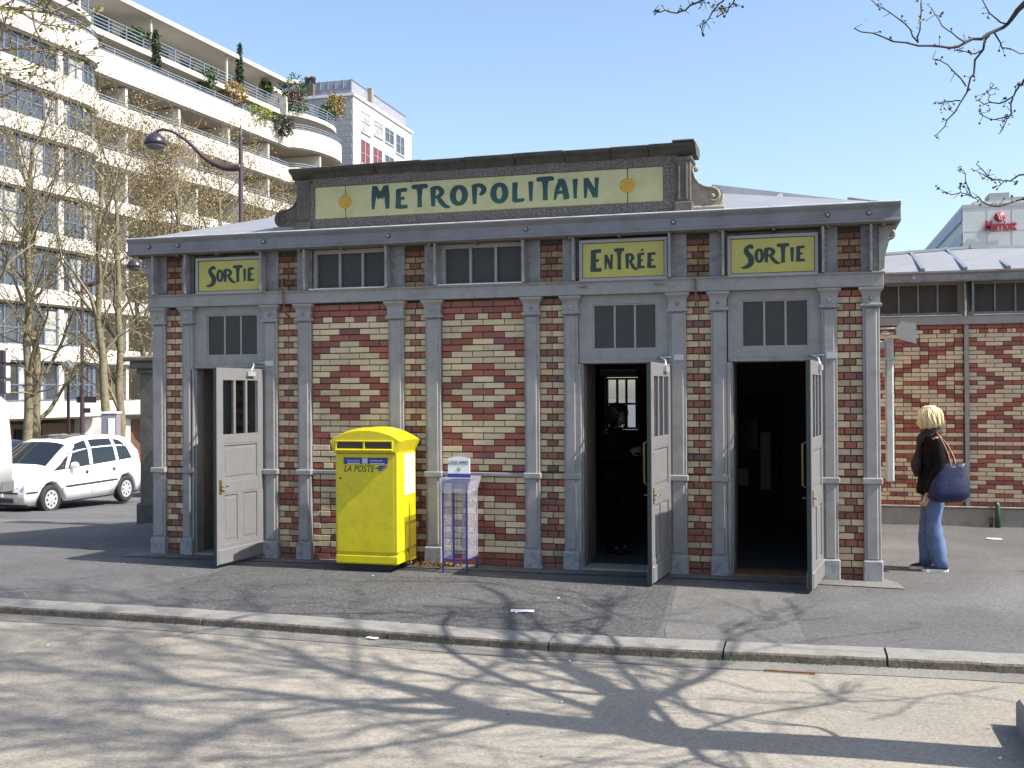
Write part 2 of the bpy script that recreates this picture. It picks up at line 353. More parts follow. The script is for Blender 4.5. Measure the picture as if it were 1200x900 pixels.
for i in range(70):
    x = rr.uniform(-5, 4.5); y = rr.choice([rr.uniform(-2.9, -.4), rr.uniform(-7, -3.4)]); z = .008 if y > -3 else RZ+.012
    s = rr.uniform(.008, .024); a = rr.uniform(0, PI); vs = [(x+s*math.cos(a+k*PI/2)*(1 if k % 2 else .5), y+s*math.sin(a+k*PI/2)*(1 if k % 2 else .5), z+rr.uniform(0, .006)) for k in range(4)]
    mb.cur = rr.choice([0, 0, 1]); mb.add(vs, [(0, 1, 2, 3)])
tag(mb.build("leaf_litter", [leafm, paper_w], fix=False), "tiny dry leaves and specks scattered over pavement and road", "litter", kind='stuff')
mb = MB()
for i in range(260):
    x = rr.choice([1.9, 3.05, 3.62, -.9, .35, 2.5])+rr.gauss(0, .12) if i % 2 else rr.uniform(-4, 4.4); y = kerb_y(x)-.008-rr.random()*.02
    h = rr.uniform(.008, .03); dx, dy = rr.gauss(0, .01), -abs(rr.gauss(0, .012))
    mb.add([(x-.004, y, RZ+.004), (x+.004, y, RZ+.004), (x+dx, y+dy, RZ+.004+h)], [(0, 1, 2)])
tag(mb.build("weeds", weedm, fix=False), "small green weeds sprouting along the foot of the kerb", "weeds", kind='stuff')

# ================================================================== GLYPHS
def E_(dy=0): return [[(.14, 1.0, .2), (.13, .5, .19), (.12, 0, .23)], [(.08, .93, .13), (.6, .96, .14)], [(.12, .50, .11), (.46, .52, .10)], [(.08, .07, .14), (.62, .07, .13)]]
def ell(cx, cy, rx, ry, ws, wt, n=16): return [[(cx+rx*math.cos(2*PI*k/n), cy+ry*math.sin(2*PI*k/n), wt+(ws-wt)*abs(math.cos(2*PI*k/n))) for k in range(n+1)]]
GL = {
 'M': [[(.06, 0, .08), (.09, .5, .15), (.15, 1, .17)], [(.15, .95, .14), (.42, .48, .20)], [(.42, .48, .20), (.70, .95, .14)], [(.70, 1, .17), (.76, .5, .17), (.78, 0, .12)]],
 'E': E_(), 'T': [[(-.04, .90, .10), (.1, .93, .15), (.4, .93, .16), (.7, .94, .15), (.84, .90, .10)], [(.4, .95, .34), (.4, .75, .2), (.4, .4, .15), (.4, 0, .17)]],
 'R': [[(.12, 1, .2), (.12, .5, .17), (.12, 0, .13)], [(.08, .94, .12), (.38, .95, .14), (.56, .74, .18), (.42, .52, .13), (.22, .48, .08)], [(.34, .52, .10), (.52, .22, .17), (.74, -.02, .14), (.98, -.08, .05)]],
 'O': ell(.36, .5, .27, .43, .20, .13), 'P': [[(.12, 1, .2), (.12, .5, .17), (.12, 0, .13)], [(.08, .94, .12), (.40, .95, .14), (.60, .74, .18), (.46, .52, .13), (.36, .53, .06)]],
 'L': [[(.14, 1, .2), (.12, .5, .18), (.12, .02, .2)], [(.08, .07, .14), (.45, .07, .13), (.62, .12, .10)]], 'I': [[(.12, 1, .24), (.12, .5, .18), (.12, 0, .14)]],
 'A': [[(.04, 0, .08), (.16, .5, .15), (.36, .98, .16)], [(.20, .95, .12), (.46, .95, .14)], [(.42, .98, .16), (.54, .5, .2), (.62, 0, .2)], [(.16, .36, .1), (.55, .36, .1)]],
 'N': [[(.08, 0, .09), (.11, .6, .15), (.12, 1, .16)], [(.12, .98, .16), (.38, .5, .18), (.60, .06, .20)], [(.66, 1, .15), (.64, .5, .12), (.63, 0, .1)]],
 'S': [[(.64, .84, .10), (.56, .95, .16), (.36, .93, .15), (.20, .78, .19), (.32, .60, .21), (.52, .42, .23), (.54, .18, .22), (.34, .03, .17), (.08, -.04, .11), (-.14, -.03, .04)]],
}
GL['\u00c9'] = [list(s) for s in E_()] + [[(.30, 1.12, .05), (.5, 1.28, .12)]]
def catmull(pts, k=5):
    if len(pts) < 3: return pts
    out = []
    for i in range(len(pts)-1):
        p0 = pts[max(i-1, 0)]; p1 = pts[i]; p2 = pts[i+1]; p3 = pts[min(i+2, len(pts)-1)]
        for j in range(k):
            t = j/k; out.append(tuple(.5*((2*p1[c])+(-p0[c]+p2[c])*t+(2*p0[c]-5*p1[c]+4*p2[c]-p3[c])*t*t+(-p0[c]+3*p1[c]-3*p2[c]+p3[c])*t**3) for c in range(len(p1))))
    out.append(pts[-1]); return out
def glyph(mb, ch, x, z, w_, h, y, depth=.004):
    strokes = GL[ch]; mx = {'I': .24, 'O': .72, 'E': .66, '\u00c9': .66, 'M': .86, 'T': .8, 'R': .72, 'P': .72, 'L': .66, 'A': .72, 'N': .74, 'S': .68}[ch]
    sx = w_/mx
    for si, s in enumerate(strokes):
        s = catmull(s); n = len(s); L_, R_ = [], []
        for i in range(n):
            a = s[max(i-1, 0)]; b = s[min(i+1, n-1)]; tx, tz = (b[0]-a[0])*sx, (b[1]-a[1])*h
            if ch == 'O' and (i == 0 or i == n-1): tx, tz = 0, 1
            l = math.hypot(tx, tz) or 1; nx_, nz_ = -tz/l, tx/l
            hw = s[i][2]*.5*1.7*(sx*.5+h*.5*.72) if ch != 'I' else s[i][2]*.5*h*1.15
            px, pz = x+s[i][0]*sx, z+s[i][1]*h
            L_.append((px+nx_*hw, pz+nz_*hw)); R_.append((px-nx_*hw, pz-nz_*hw))
        yy = y-depth-.0004*si
        vs = [(p[0], yy, p[1]) for p in L_]+[(p[0], yy, p[1]) for p in R_]+[(p[0], y+.001, p[1]) for p in L_]+[(p[0], y+.001, p[1]) for p in R_]
        fs = []
        for i in range(n-1):
            fs += [(i, i+1, n+i+1, n+i), (2*n+i, 2*n+i+1, i+1, i), (n+i, n+i+1, 3*n+i+1, 3*n+i)]
        fs += [(0, n, 3*n, 2*n), (n-1, 3*n-1, 4*n-1, 2*n-1)]
        mb.add(vs, fs)
def text_mesh(txt, size, M, extrude=.002, shear=0, offset=0, spacing=1.0, align='LEFT', sx=1.0):
    cu = bpy.data.curves.new("txt", 'FONT'); cu.body = txt; cu.size = size; cu.extrude = extrude; cu.shear = shear; cu.offset = offset; cu.space_character = spacing; cu.align_x = align; cu.resolution_u = 3
    o = bpy.data.objects.new("txt", cu); C.objects.link(o); dg = bpy.context.evaluated_depsgraph_get(); me = bpy.data.meshes.new_from_object(o.evaluated_get(dg))
    C.objects.unlink(o); bpy.data.objects.remove(o)
    mb = MB(); mb.add([M @ Vector((v.co.x*sx, v.co.y, v.co.z)) for v in me.vertices], [tuple(p.vertices) for p in me.polygons]); return mb
FRONT = Matrix.Rotation(PI/2, 4, 'X')     # text facing -Y
# ================================================================== STATION PAVILION
PV = thing("station_pavilion", "small brick and grey iron metro entrance hall with yellow enamel signs and three open doors", "station building")
SH = [(-4.402,-4.235),(-4.005,-3.87),(-2.938,-2.776),(-2.519,-2.355),(-1.409,-1.232),(-.975,-.799),(.151,.315),(.582,.735),(1.70,1.872),(2.123,2.28),(3.212,3.361),(3.602,3.761)]
ROW = .0687; ZT = 2.895
BR = {}
def brick_mesh(wd, colr, h=.0585, k=0):
    key = (round(wd, 3), colr.name, k, h)
    if key not in BR:
        mb = MB(); d = .003+.0025*k
        x0, x1, z0, z1 = -wd/2, wd/2, -h/2, h/2; c = .0035
        o = [(x0, 0), (x1, 0), (x1, 1), (x0, 1)]
        vs = [(x0, .012, z0), (x1, .012, z0), (x1, .012, z1), (x0, .012, z1), (x0, -d+.003, z0), (x1, -d+.003, z0), (x1, -d+.003, z1), (x0, -d+.003, z1),
              (x0+c, -d, z0+c), (x1-c, -d, z0+c), (x1-c, -d, z1-c), (x0+c, -d, z1-c)]
        fs = [(8, 9, 10, 11)]
        for q in range(4): r = (q+1) % 4; fs += [(q, r, r+4, q+4), (q+4, r+4, r+8, q+8)]
        mb.add(vs, fs); BR[key] = mb.mesh("brick", colr)
    return BR[key]
rb = random.Random(11)
U = .1213
def diamond_rows(n, low=False):
    """rows of (a, b, red) in half-brick units from the panel's centre, top row first"""
    def row(k):
        q = {0: 'R', 1: 'R', 2: 'H', 3: [(-4, 4, 0)], 4: [(-4, -1, 0), (-1, 1, 1), (1, 4, 0)], 5: [(-4, -2, 0), (-2, 2, 1), (2, 4, 0)],
             6: [(-4, -1, 1), (-1, 1, 0), (1, 4, 1)], 7: [(-4, -2, 1), (-2, 2, 0), (2, 4, 1)], 8: [(-4, -3, 1), (-3, 3, 0), (3, 4, 1)], 9: [(-4, 4, 0)],
             10: [(-4, -1, 0), (-1, 1, 1), (1, 4, 0)], 11: [(-4, -2, 0), (-2, 2, 1), (2, 4, 0)], 12: [(-4, -3, 0), (-3, -1, 1), (-1, 1, 0), (1, 3, 1), (3, 4, 0)],
             13: [(-4, -2, 1), (-2, 2, 0), (2, 4, 1)], 14: [(-4, -3, 1), (-3, -1, 0), (-1, 1, 1), (1, 3, 0), (3, 4, 1)]}
        if k > 14: k = 28-k
        return q[max(k, 0)]
    if low:   # base panel
        q = [[(-4, 4, 0)], [(-4, -3, 1), (-3, 3, 1), (3, 4, 0)], [(-4, -1, 0), (-1, 3, 1), (3, 4, 0)], [(-4, -3, 1), (-3, 1, 0), (1, 4, 1)], [(-4, -2, 0), (-2, 0, 1), (0, 3, 0), (3, 4, 1)],
             [(-4, -3, 1), (-3, 4, 0)], [(-4, -2, 0), (-2, 0, 1), (0, 3, 0), (3, 4, 1)], [(-4, -3, 1), (-3, 1, 1), (1, 4, 0)], [(-4, -1, 0), (-1, 2, 1), (2, 4, 0)], [(-4, -3, 1), (-3, 1, 0), (1, 4, 1)],
             [(-4, -2, 0), (-2, 0, 1), (0, 4, 0)], [(-4, 4, 0)], [(-4, 4, 1)], [(-4, 4, 1)], [(-4, 4, 1)]]
        return q[:n]
    return [row(k) for k in range(n)]
def split_row(r, segs, half):
    """cut coloured runs into bricks following the running bond"""
    if segs == 'R': segs = [(-4, 4, 1)]
    if segs == 'H': return [(-4, -2.7, 1), (-2.7, -1.7, 0), (-1.7, -.5, 1), (-.5, .5, 0), (.5, 1.7, 1), (1.7, 2.7, 0), (2.7, 4, 1)]
    off = 0 if r % 2 == 1 else 1
    js = [j for j in range(-5, 6) if (j-off) % 2 == 0]
    out = []
    for a, b, c in segs:
        cuts = [a]+[j for j in js if a < j < b]+[b]
        out += [(cuts[i], cuts[i+1], c) for i in range(len(cuts)-1)]
    return out
singles = []    # (score, parent, meshargs, location)
joined = {}     # parent -> list
def put_brick(parent, x0, x1, z, red, single, pale=False, eave_shade=False, strip_=False):
    if x1-x0 < .02: return
    m_ = redb if red else (cream_pale if pale else cream)
    if strip_: m_ = red_strip if red else cream_strip
    if eave_shade: m_ = red_eave_shade if red else cream_eave_shade
    wd = round((x1-x0)-.008, 3); k = rb.choice([0, 0, 1, 2])
    rec = (parent, wd, m_, k, ((x0+x1)/2+rb.uniform(-.0012, .0012), z+rb.uniform(-.0014, .0014)))
    (singles if single else joined.setdefault(parent.name, [])).append(rec)
def flush_bricks(limit, y, h=.0585):
    global singles, joined
    singles.sort(key=lambda r: (-round(r[1], 1), -r[4][0]))
    for r in singles[limit:]: joined.setdefault(r[0].name, []).append(r)
    for parent, wd, m_, k, (x, z) in singles[:limit]:
        o = link("brick", brick_mesh(wd, m_, h, k), parent); o.location = (x, y, z)
    for nm, recs in joined.items():
        mb = MB(); mats = [cream, redb, cream_pale, cream_eave_shade, red_eave_shade, cream_strip, red_strip]
        for parent, wd, m_, k, (x, z) in recs:
            me = brick_mesh(wd, m_, h, k); mb.cur = mats.index(m_)
            mb.add([(v.co.x+x, v.co.y+y, v.co.z+z) for v in me.vertices], [tuple(p.vertices) for p in me.polygons])
        o = mb.build("brickwork", mats, recs[0][0], fix=False); o['kind'] = 'stuff'
    singles = []; joined = {}
def panel(x0, x1, z0, z1, name="brick_panel"):
    mb = MB(); mb.box(x0, x1, .008, .25, z0, z1); return mb.build(name, mortar, PV)
# large diamond panels A and B
for (x0, x1) in ((-2.352, -1.412), (-.796, .148)):
    p = panel(x0, x1, 0, ZT); cx = (x0+x1)/2
    if x0 < -2: cx -= .012
    rows = diamond_rows(27)
    for r, segs in enumerate(rows):
        z = ZT-.012-ROW*(r+.5)
        for a, b, c in split_row(r, segs, 0):
            xa = max(x0, cx+a*U) if a > -4 else x0; xb = min(x1, cx+b*U) if b < 4 else x1
            hid = x0 < -2 and z < 1.5 and xa > -2.0
            put_brick(p, xa, xb, z, c, not hid and xb-xa > .09)
    for r, segs in enumerate(diamond_rows(14, True)):
        z = .968-ROW*(r+.5)
        for a, b, c in split_row(r, segs, 0):
            xa = max(x0, cx+a*U) if a > -4 else x0; xb = min(x1, cx+b*U) if b < 4 else x1
            put_brick(p, xa, xb, z, c, (x0 > -2) and xb-xa > .09)
# narrow strips
def strip(x0, x1, seed):
    r_ = random.Random(seed); p = panel(x0, x1, 0, ZT); cx = (x0+x1)/2; w_ = x1-x0
    for r in range(42):
        z = ZT-.012-ROW*(r+.5); k = r % 4
        if r > 26: z -= .012
        if r in (0, 40, 41): q = [(x0, cx+.02, 1), (cx+.02, x1, 1)]
        elif k in (1, 3): q = [(x0, cx, 0), (cx, x1, 0)]
        elif k == 2: q = [(x0, cx-.058, 0), (cx-.058, cx+.058, 1), (cx+.058, x1, 0)]
        else: q = [(x0, cx-.058, 1), (cx-.058, cx+.058, 1), (cx+.058, x1, 1)]
        if r in (31, 35, 38): q = [(x0, cx+.03, r_.random() < .6), (cx+.03, x1, 1)]
        for a, b, c in q: put_brick(p, a, b, z, c, False, strip_=True)
for i, k in enumerate((0, 2, 4, 6, 8, 10)): strip(SH[k][1]-.004, SH[k+1][0]+.004, i)
# small squares of brick in the upper row
for i, k in enumerate((0, 2, 4, 6, 8, 10)):
    x0, x1 = SH[k][1]-.01, SH[k+1][0]+.01; mb = MB(); mb.box(x0, x1, .008, .25, 3.04, 3.5); p = mb.build("brick_panel", mortar, PV); cx = (x0+x1)/2
    for r in range(6):
        z = 3.455-.0685*(r+.5)
        q = [[(x0, x1-.08, 1), (x1-.08, x1, 1)], [(x0, cx, 0), (cx, x1, 0)], [(x0, cx-.06, 0), (cx-.06, cx+.06, 1), (cx+.06, x1, 0)], [(x0, cx, 0), (cx, x1, 0)], [(x0, cx-.05, 1), (cx-.05, cx+.06, 1), (cx+.06, x1, 1)], [(x0, cx, 0), (cx, x1, 0)]][r]
        for a, b, c in q: put_brick(p, a, b, z, c, False, eave_shade=True)
flush_bricks(300, 0)

def star(mb, x, y, z, r=.022):
    """cast bolt rosette on a -Y face"""
    vs = []; n = 10
    for k in range(n): a = 2*PI*k/n; q = r*(1 if k % 2 == 0 else .68); vs.append((x+q*math.cos(a), y, z+q*math.sin(a)))
    for k in range(n): a = 2*PI*k/n; q = r*(1 if k % 2 == 0 else .68)*.8; vs.append((x+q*math.cos(a), y-.012, z+q*math.sin(a)))
    mb.add(vs, [tuple(range(n, 2*n))]+[(k, (k+1) % n, n+(k+1) % n, n+k) for k in range(n)])
    mb.lathe([(.009, 0), (.009, .012), (.003, .018)], 8, (x, y-.010, z), Matrix.Rotation(PI/2, 4, 'X'))
# pilasters
for i, (a, b) in enumerate(SH):
    mb = MB(); mb.bbox(a, b, -.045, .03, .19, 2.70, .006); mb.bbox(a+.022, b-.028, -.060, -.04, .215, 2.69, .008)
    p = mb.build("pilaster", iron, PV)
    mb = MB(); mb.bbox(a-.012, b+.014, -.085, .03, -.02, .195+.012*(i > 9), .01); mb.build("plinth", plinth_m, p)
    mb = MB(); mb.bbox(a-.016, b+.018, -.080, .03, .955, 1.02, .01); mb.build("collar", iron, p)
    mb = MB(); prof = [(0.0, 2.70), (.018, 2.705), (.022, 2.722), (.016, 2.738), (.002, 2.742), (.002, 2.82), (.010, 2.845), (.030, 2.872), (.034, 2.875), (.034, 2.897)]
    rings = [[(a-.004-o, .03, z), (b+.004+o, .03, z), (b+.004+o, -.062-o, z), (a-.004-o, -.062-o, z)] for o, z in prof]
    mb.loft(rings, True, False); mb.build("capital", iron, p)
    mb = MB(); star(mb, (a+b)/2, -.064, 2.785, .024); mb.build("rosette", steel if i % 3 == 1 else iron_old, p)
# narrow rails across the two brick panels
for x0, x1 in ((-2.338, -1.428), (-.78, .134)):
    mb = MB(); mb.bbox(x0, x1, -.042, .012, .972, 1.015, .006); mb.build("rail", iron, PV)
# lintel beam with mouldings
mb = MB(); mb.bbox(-4.44, 3.80, -.075, .06, 2.902, 3.036, .004); p = mb.build("lintel_beam", iron, PV)
mb = MB(); mb.bbox(-4.455, 3.815, -.095, .06, 3.030, 3.048, .004); mb.build("ledge", iron, p)
# upper posts with fins and rivets
for i, (a, b) in enumerate(SH):
    mb = MB(); mb.box(a-.01, b+.01, -.022, .05, 3.05, 3.505); c = (a+b)/2
    fx = b-.02 if i % 2 else a+.02
    if i in (0, 11): fx = c
    mb.box(fx-.012, fx+.012, -.17, -.02, 3.05, 3.50); mb.prism([(-.165, 3.50), (-.03, 3.30), (-.165, 3.42)], fx-.008, fx+.008, 'x')
    for j in range(7):
        for dx in (-.035, .035): mb.lathe([(.009, 0), (.008, .006), (.003, .009)], 6, (fx+dx, -.022, 3.09+j*.06), Matrix.Rotation(PI/2, 4, 'X'))
    mb.build("upper_post", iron_old, PV)
# eaves: soffit, fascia, gutter lip, bolts
XE0, XE1 = -4.636, 3.954
mb = MB(); mb.box(XE0+.03, XE1-.03, -.17, 5.3, 3.505, 3.53)
for k in range(17): mb.box(XE0+.1+k*.52, XE0+.13+k*.52, -.165, .01, 3.485, 3.504)
mb.build("soffit", soffit_m, PV)
mb = MB(); prof = [(-.188, 3.515), (-.205, 3.520), (-.205, 3.540), (-.188, 3.548), (-.186, 3.645), (-.205, 3.668), (-.218, 3.685), (-.218, 3.697), (-.15, 3.697), (-.15, 3.515)]
mb.prism(prof, XE0, XE1, 'x'); fa = mb.build("fascia", mat("fascia_grey", (.165, .168, .185), .5, var=.08, vscale=4, grime=(.07, .06, .055), gscale=3, gamt=.5), PV)
mb = MB(); mb.box(XE0, XE0+.04, -.15, 5.3, 3.515, 3.697); mb.box(XE1-.04, XE1, -.15, 5.3, 3.515, 3.697); mb.build("side_fascia", iron, PV)
mb = MB(); 
for a_, b_ in ((XE0-.005, -3.2), (-3.197, -1.9), (-1.897, -.2), (-.197, 1.1), (1.103, 2.5), (2.503, XE1+.005)):
    mb.bbox(a_, b_, -.226, -.15, 3.699, 3.712, .003)
mb.build("gutter_lip", gutter_lip, PV)
for x in (-4.345, -3.96, -2.853, -1.345, .215, 1.768, 3.277, 3.664):
    mb = MB(); star(mb, x, -.187, 3.605, .034); mb.build("bolt_rosette", mat("rosette_iron", (.10, .10, .11), .3, metal=.5), fa)
    mb = MB(); mb.sphere((x, -.206, 3.605), .012, 8, 6); mb.build("bolt_head", steel, fa)
# scrolled eave brackets at both corners
for sx, x0 in ((1, 3.79), (-1, -4.43)):
    mb = MB(); pts = [(x0, .0, 3.20), (x0+sx*.03, 0, 3.30), (x0+sx*.05, 0, 3.36), (x0+sx*.075, 0, 3.40)]
    mb.tube([(x0+sx*(.07+.045*math.cos(t)), -.02, 3.415+.045*math.sin(t)) for t in [2*PI*k/14 for k in range(14)]], .016, 6, closed=True)
    mb.prism([(x0-sx*.03, 3.05), (x0+sx*.02, 3.08), (x0+sx*.025, 3.2), (x0+sx*.06, 3.32), (x0+sx*.055, 3.38), (x0+sx*.12, 3.50), (x0-sx*.03, 3.50)], -.05, .02, 'y')
    mb.build("eave_bracket", iron_old, PV)
# high windows
def pane_set(name, x0, x1, z0, z1, n, y, fr, gl, fw=.035, mw=.014, parent=PV, dep=.04):
    mb = MB(); mb.box(x0-fw, x0, y-dep, y+.02, z0-fw, z1+fw); mb.box(x1, x1+fw, y-dep, y+.02, z0-fw, z1+fw)
    mb.box(x0, x1, y-dep, y+.02, z1, z1+fw); mb.box(x0, x1, y-dep, y+.02, z0-fw, z0)
    wd = (x1-x0)/n
    for k in range(1, n): mb.box(x0+wd*k-mw/2, x0+wd*k+mw/2, y-dep+.008, y+.015, z0, z1)
    f = mb.build(name, fr, parent)
    for k in range(n):
        g = MB(); g.box(x0+wd*k+(mw/2 if k else 0), x0+wd*(k+1)-(mw/2 if k < n-1 else 0), y-.004, y+.004, z0, z1); g.build("pane", gl, f)
    return f
for x0, x1 in ((-2.290, -1.445), (-.755, .120)):
    f = pane_set("high_window", x0+.01, x1-.005, 3.075, 3.455, 3, .02, iron, wireglass, .045, .03)
    mb = MB(); mb.bbox(x0-.06, x1+.03, -.105, -.0, 3.049, 3.062, .003); mb.build("sill", gutter_lip, f)
    mb = MB(); mb.box(x0-.05, x1+.05, .046, .25, 3.05, 3.5); mb.build("wall", soffit_m, PV)
# walls behind the signs
for x0, x1 in ((-3.86, -2.94), (.74, 1.70), (2.29, 3.21)):
    mb = MB(); mb.box(x0, x1, .02, .25, 2.92, 3.5); mb.build("wall", iron_old, PV)
# doors
def door(xl, xr, hx, leafdir, lx0, lx1, n):
    zt = 2.18
    mb = MB(); mb.box(xl-.05, lx0-.016, .0, .10, zt, 2.90); mb.box(lx1+.016, xr+.05, 0, .10, zt, 2.90); mb.box(lx0-.016, lx1+.016, 0, .10, 2.806, 2.90); mb.box(lx0-.016, lx1+.016, 0, .10, zt, 2.324)
    mb.bbox(xl-.04, xr+.04, -.022, .02, zt+.0, zt+.035, .005)
    p = mb.build("transom_panel", iron, PV)
    pane_set("transom_window", lx0, lx1, 2.34, 2.79, 3, .03, signframe, wireglass, .016, .020, PV, .016)
    mb = MB(); mb.bbox(xl-.06, xl-.02, -.045, .12, .0, zt-.002, .006); mb.bbox(xl-.022, xl-.002, -.015, .12, 0, zt-.002, .004); mb.bbox(xr+.004, xr+.05, -.03, .12, 0, zt-.002, .006)
    mb.build("door_jamb", iron, PV)
    mb = MB(); mb.box(xl-.03, xl+.004, .12, .62, 0, zt+.01); mb.box(xr-.004, xr+.03, .12, .25, 0, zt+.01); mb.box(xl+.004, xr-.004, .12, .25, zt-.003, zt+.01)
    mb.build("door_lining", MATS["lining"], PV)
    mb = MB(); mb.bbox(xl-.02, xr+.02, -.06, .30, -.02, .028, .006); mb.build("threshold", rust if n == 3 else conc, PV)
    # leaf
    d = Vector((leafdir[0], leafdir[1], 0)).normalized(); W_ = .84; R = Matrix.Translation((hx, -.045, 0)) @ Matrix((( d.x, -d.y, 0, 0), (d.y, d.x, 0, 0), (0, 0, 1, 0), (0, 0, 0, 1)))
    T = .022; z0, z1 = .035, 2.165; mb = MB()
    def bx(x0, x1, za, zb, t=T, b=.003): mb.bbox(x0, x1, -t, t, za, zb, b, R)
    bx(0, .10, z0, z1); bx(W_-.11, W_, z0, z1); bx(.10, W_-.11, 2.03, z1, T-.001); bx(.10, W_-.11, 1.34, 1.44, T-.001); bx(.10, W_-.11, .80, .93, T-.001); bx(.10, W_-.11, z0, .25, T-.001)
    bx(.40, .46, .25, .80, T-.002)
    mb.box(.10, W_-.11, -.008, .008, .25, 1.34, R)
    xs_ = [.10+(W_-.21)*k/3 for k in range(1, 3)]
    for x in xs_: bx(x-.018, x+.018, 1.44, 2.03, T-.003)
    bx(.03, W_-.02, z0+.005, .20, T+.012, .008)
    lf = mb.build("door_leaf", iron_door, PV)
    # panel mouldings
    mb = MB()
    for (x0, x1, za, zb) in ((.10, W_-.11, .93, 1.34), (.10, .40, .25, .80), (.46, W_-.11, .25, .80)):
        for s_ in (1, -1):
            for (a_, b_, c_, e_) in ((x0, x0+.02, za, zb), (x1-.02, x1, za, zb), (x0+.02, x1-.02, zb-.02, zb), (x0+.02, x1-.02, za, za+.02)):
                mb.box(a_, b_, s_*.007 if s_ > 0 else -.018, .018 if s_ > 0 else -.007, c_, e_, R)
            mb.bbox(x0+.05, x1-.05, .004 if s_ > 0 else -.014, .014 if s_ > 0 else -.004, za+.05, zb-.05, .004, R)
    mb.build("door_panel", iron_door, lf)
    xs2 = [.10]+xs_+[W_-.11]
    for k in range(3):
        g = MB(); g.box(xs2[k]+.01, xs2[k+1]-.01, -.003, .003, 1.44, 2.03, R); g.build("pane", MATS["door_glass"], lf)
    # the leaf's inner face is painted dark green
    mb = MB(); mb.box(0.002, .098, -T-.0025, -T-.0005, z0+.17, z1-.01, R); mb.box(W_-.108, W_-.002, -T-.0025, -T-.0005, z0+.17, z1-.01, R)
    mb.box(W_+.0005, W_+.0025, -T, T*.6, z0, z1, R); mb.box(.098, W_-.108, -T-.0025, -T+.0005, .80, .93, R)
    mb.build("inner_face", door_in, lf)
    mb = MB(); mb.box(W_-.075, W_-.035, T, T+.006, .80, .95, R); mb.tube([R @ Vector(q) for q in ((W_-.055, T, .88), (W_-.055, T+.045, .88), (W_-.13, T+.05, .88))], .008, 6)
    mb.tube([R @ Vector(q) for q in ((W_-.055, -T, .88), (W_-.055, -T-.045, .88), (W_-.13, -T-.05, .88))], .008, 6); mb.build("handle", brass, lf)
    mb = MB(); mb.tube([R @ Vector(q) for q in ((W_-.06, -T, .97), (W_-.06, -T-.045, 1.0), (W_-.06, -T-.045, 1.38), (W_-.06, -T, 1.41))], .012, 8); mb.build("pull_bar", brass, lf) if n > 1 else None
    mb = MB(); mb.tube([(hx-.12, -.03, 2.235), (hx+.10, -.05, 2.235)], .011, 6); mb.box(hx+.06, hx+.16, -.07, -.02, 2.20, 2.26); mb.tube([Vector((hx-.10, -.05, 2.235)), R @ Vector((.15, 0, 2.20)), R @ Vector((.24, .03, 2.13))], .012, 6)
    mb.box(.18, .32, T, T+.03, 2.08, 2.13, R); mb.build("door_closer", steel, lf)
mat("lining", (.17, .145, .11), .5, var=.2, vscale=8); glass("door_glass", (.65, .68, .66), .08)
door(-3.833, -2.978, -2.972, (-.10, -.83), -3.69, -3.06, 1)
door(.789, 1.684, 1.690, (-.085, -.84), .905, 1.55, 2)
door(2.342, 3.19, 3.196, (-.115, -.83), 2.445, 3.075, 3)
# SORTIE / ENTRÉE signs
def sign(x0, x1, z0, z1, letters, label):
    y = -.105; mb = MB(); f_ = .035
    mb.bbox(x0, x1, y, y+.03, z0, z0+f_, .005); mb.bbox(x0, x1, y, y+.03, z1-f_, z1, .005); mb.bbox(x0, x0+f_, y+.001, y+.03, z0+f_, z1-f_, .004); mb.bbox(x1-f_, x1, y+.001, y+.03, z0+f_, z1-f_, .004)
    mb.box(x0+.01, x1-.01, y+.03, y+.12, z0+.01, z1-.01)
    s = mb.build("sign", signframe, PV); s['label'] = label
    mb = MB(); mb.box(x0+f_+.002, x1-f_-.002, y+.014, y+.032, z0+f_+.002, z1-f_-.002); mb.build("enamel_plate", sign_y, s)
    mb = MB(); mb.box(x0+f_-.004, x1-f_+.004, y+.010, y+.0135, z0+f_-.004, z0+f_+.006); mb.box(x0+f_-.004, x1-f_+.004, y+.010, y+.0135, z1-f_-.006, z1-f_+.004); mb.box(x0+f_-.004, x0+f_+.006, y+.0105, y+.0138, z0+f_, z1-f_); mb.box(x1-f_-.006, x1-f_+.004, y+.0105, y+.0138, z0+f_, z1-f_); mb.build("plate_border", blk, s)
    X0, X1, Z0, Z1 = x0+f_, x1-f_, z0+f_, z1-f_; Wd, H = X1-X0, Z1-Z0; mb = MB()
    for ch, a, b, c, d_ in letters: glyph(mb, ch, X0+a*Wd, Z0+c*H, (b-a)*Wd, (d_-c)*H, y+.014, .0025)
    mb.build("lettering", letter_d, s)
SORTIE = [('S', .15, .27, .20, .80), ('O', .295, .395, .30, .70), ('R', .405, .545, .30, .70), ('T', .56, .695, .28, .81), ('I', .715, .755, .30, .70), ('E', .785, .89, .30, .72)]
ENTREE = [('E', .11, .245, .19, .80), ('N', .275, .375, .24, .66), ('T', .40, .51, .22, .82), ('R', .535, .645, .24, .66), ('\u00c9', .68, .77, .24, .66), ('E', .80, .905, .24, .66)]
sign(-3.79, -2.905, 3.037, 3.462, SORTIE, "yellow enamel sign reading SORTIE over the left doorway")
sign(.766, 1.695, 3.037, 3.475, ENTREE, "yellow enamel sign reading ENTRÉE over the middle doorway")
sign(2.298, 3.188, 3.030, 3.455, SORTIE, "yellow enamel sign reading SORTIE over the right doorway")
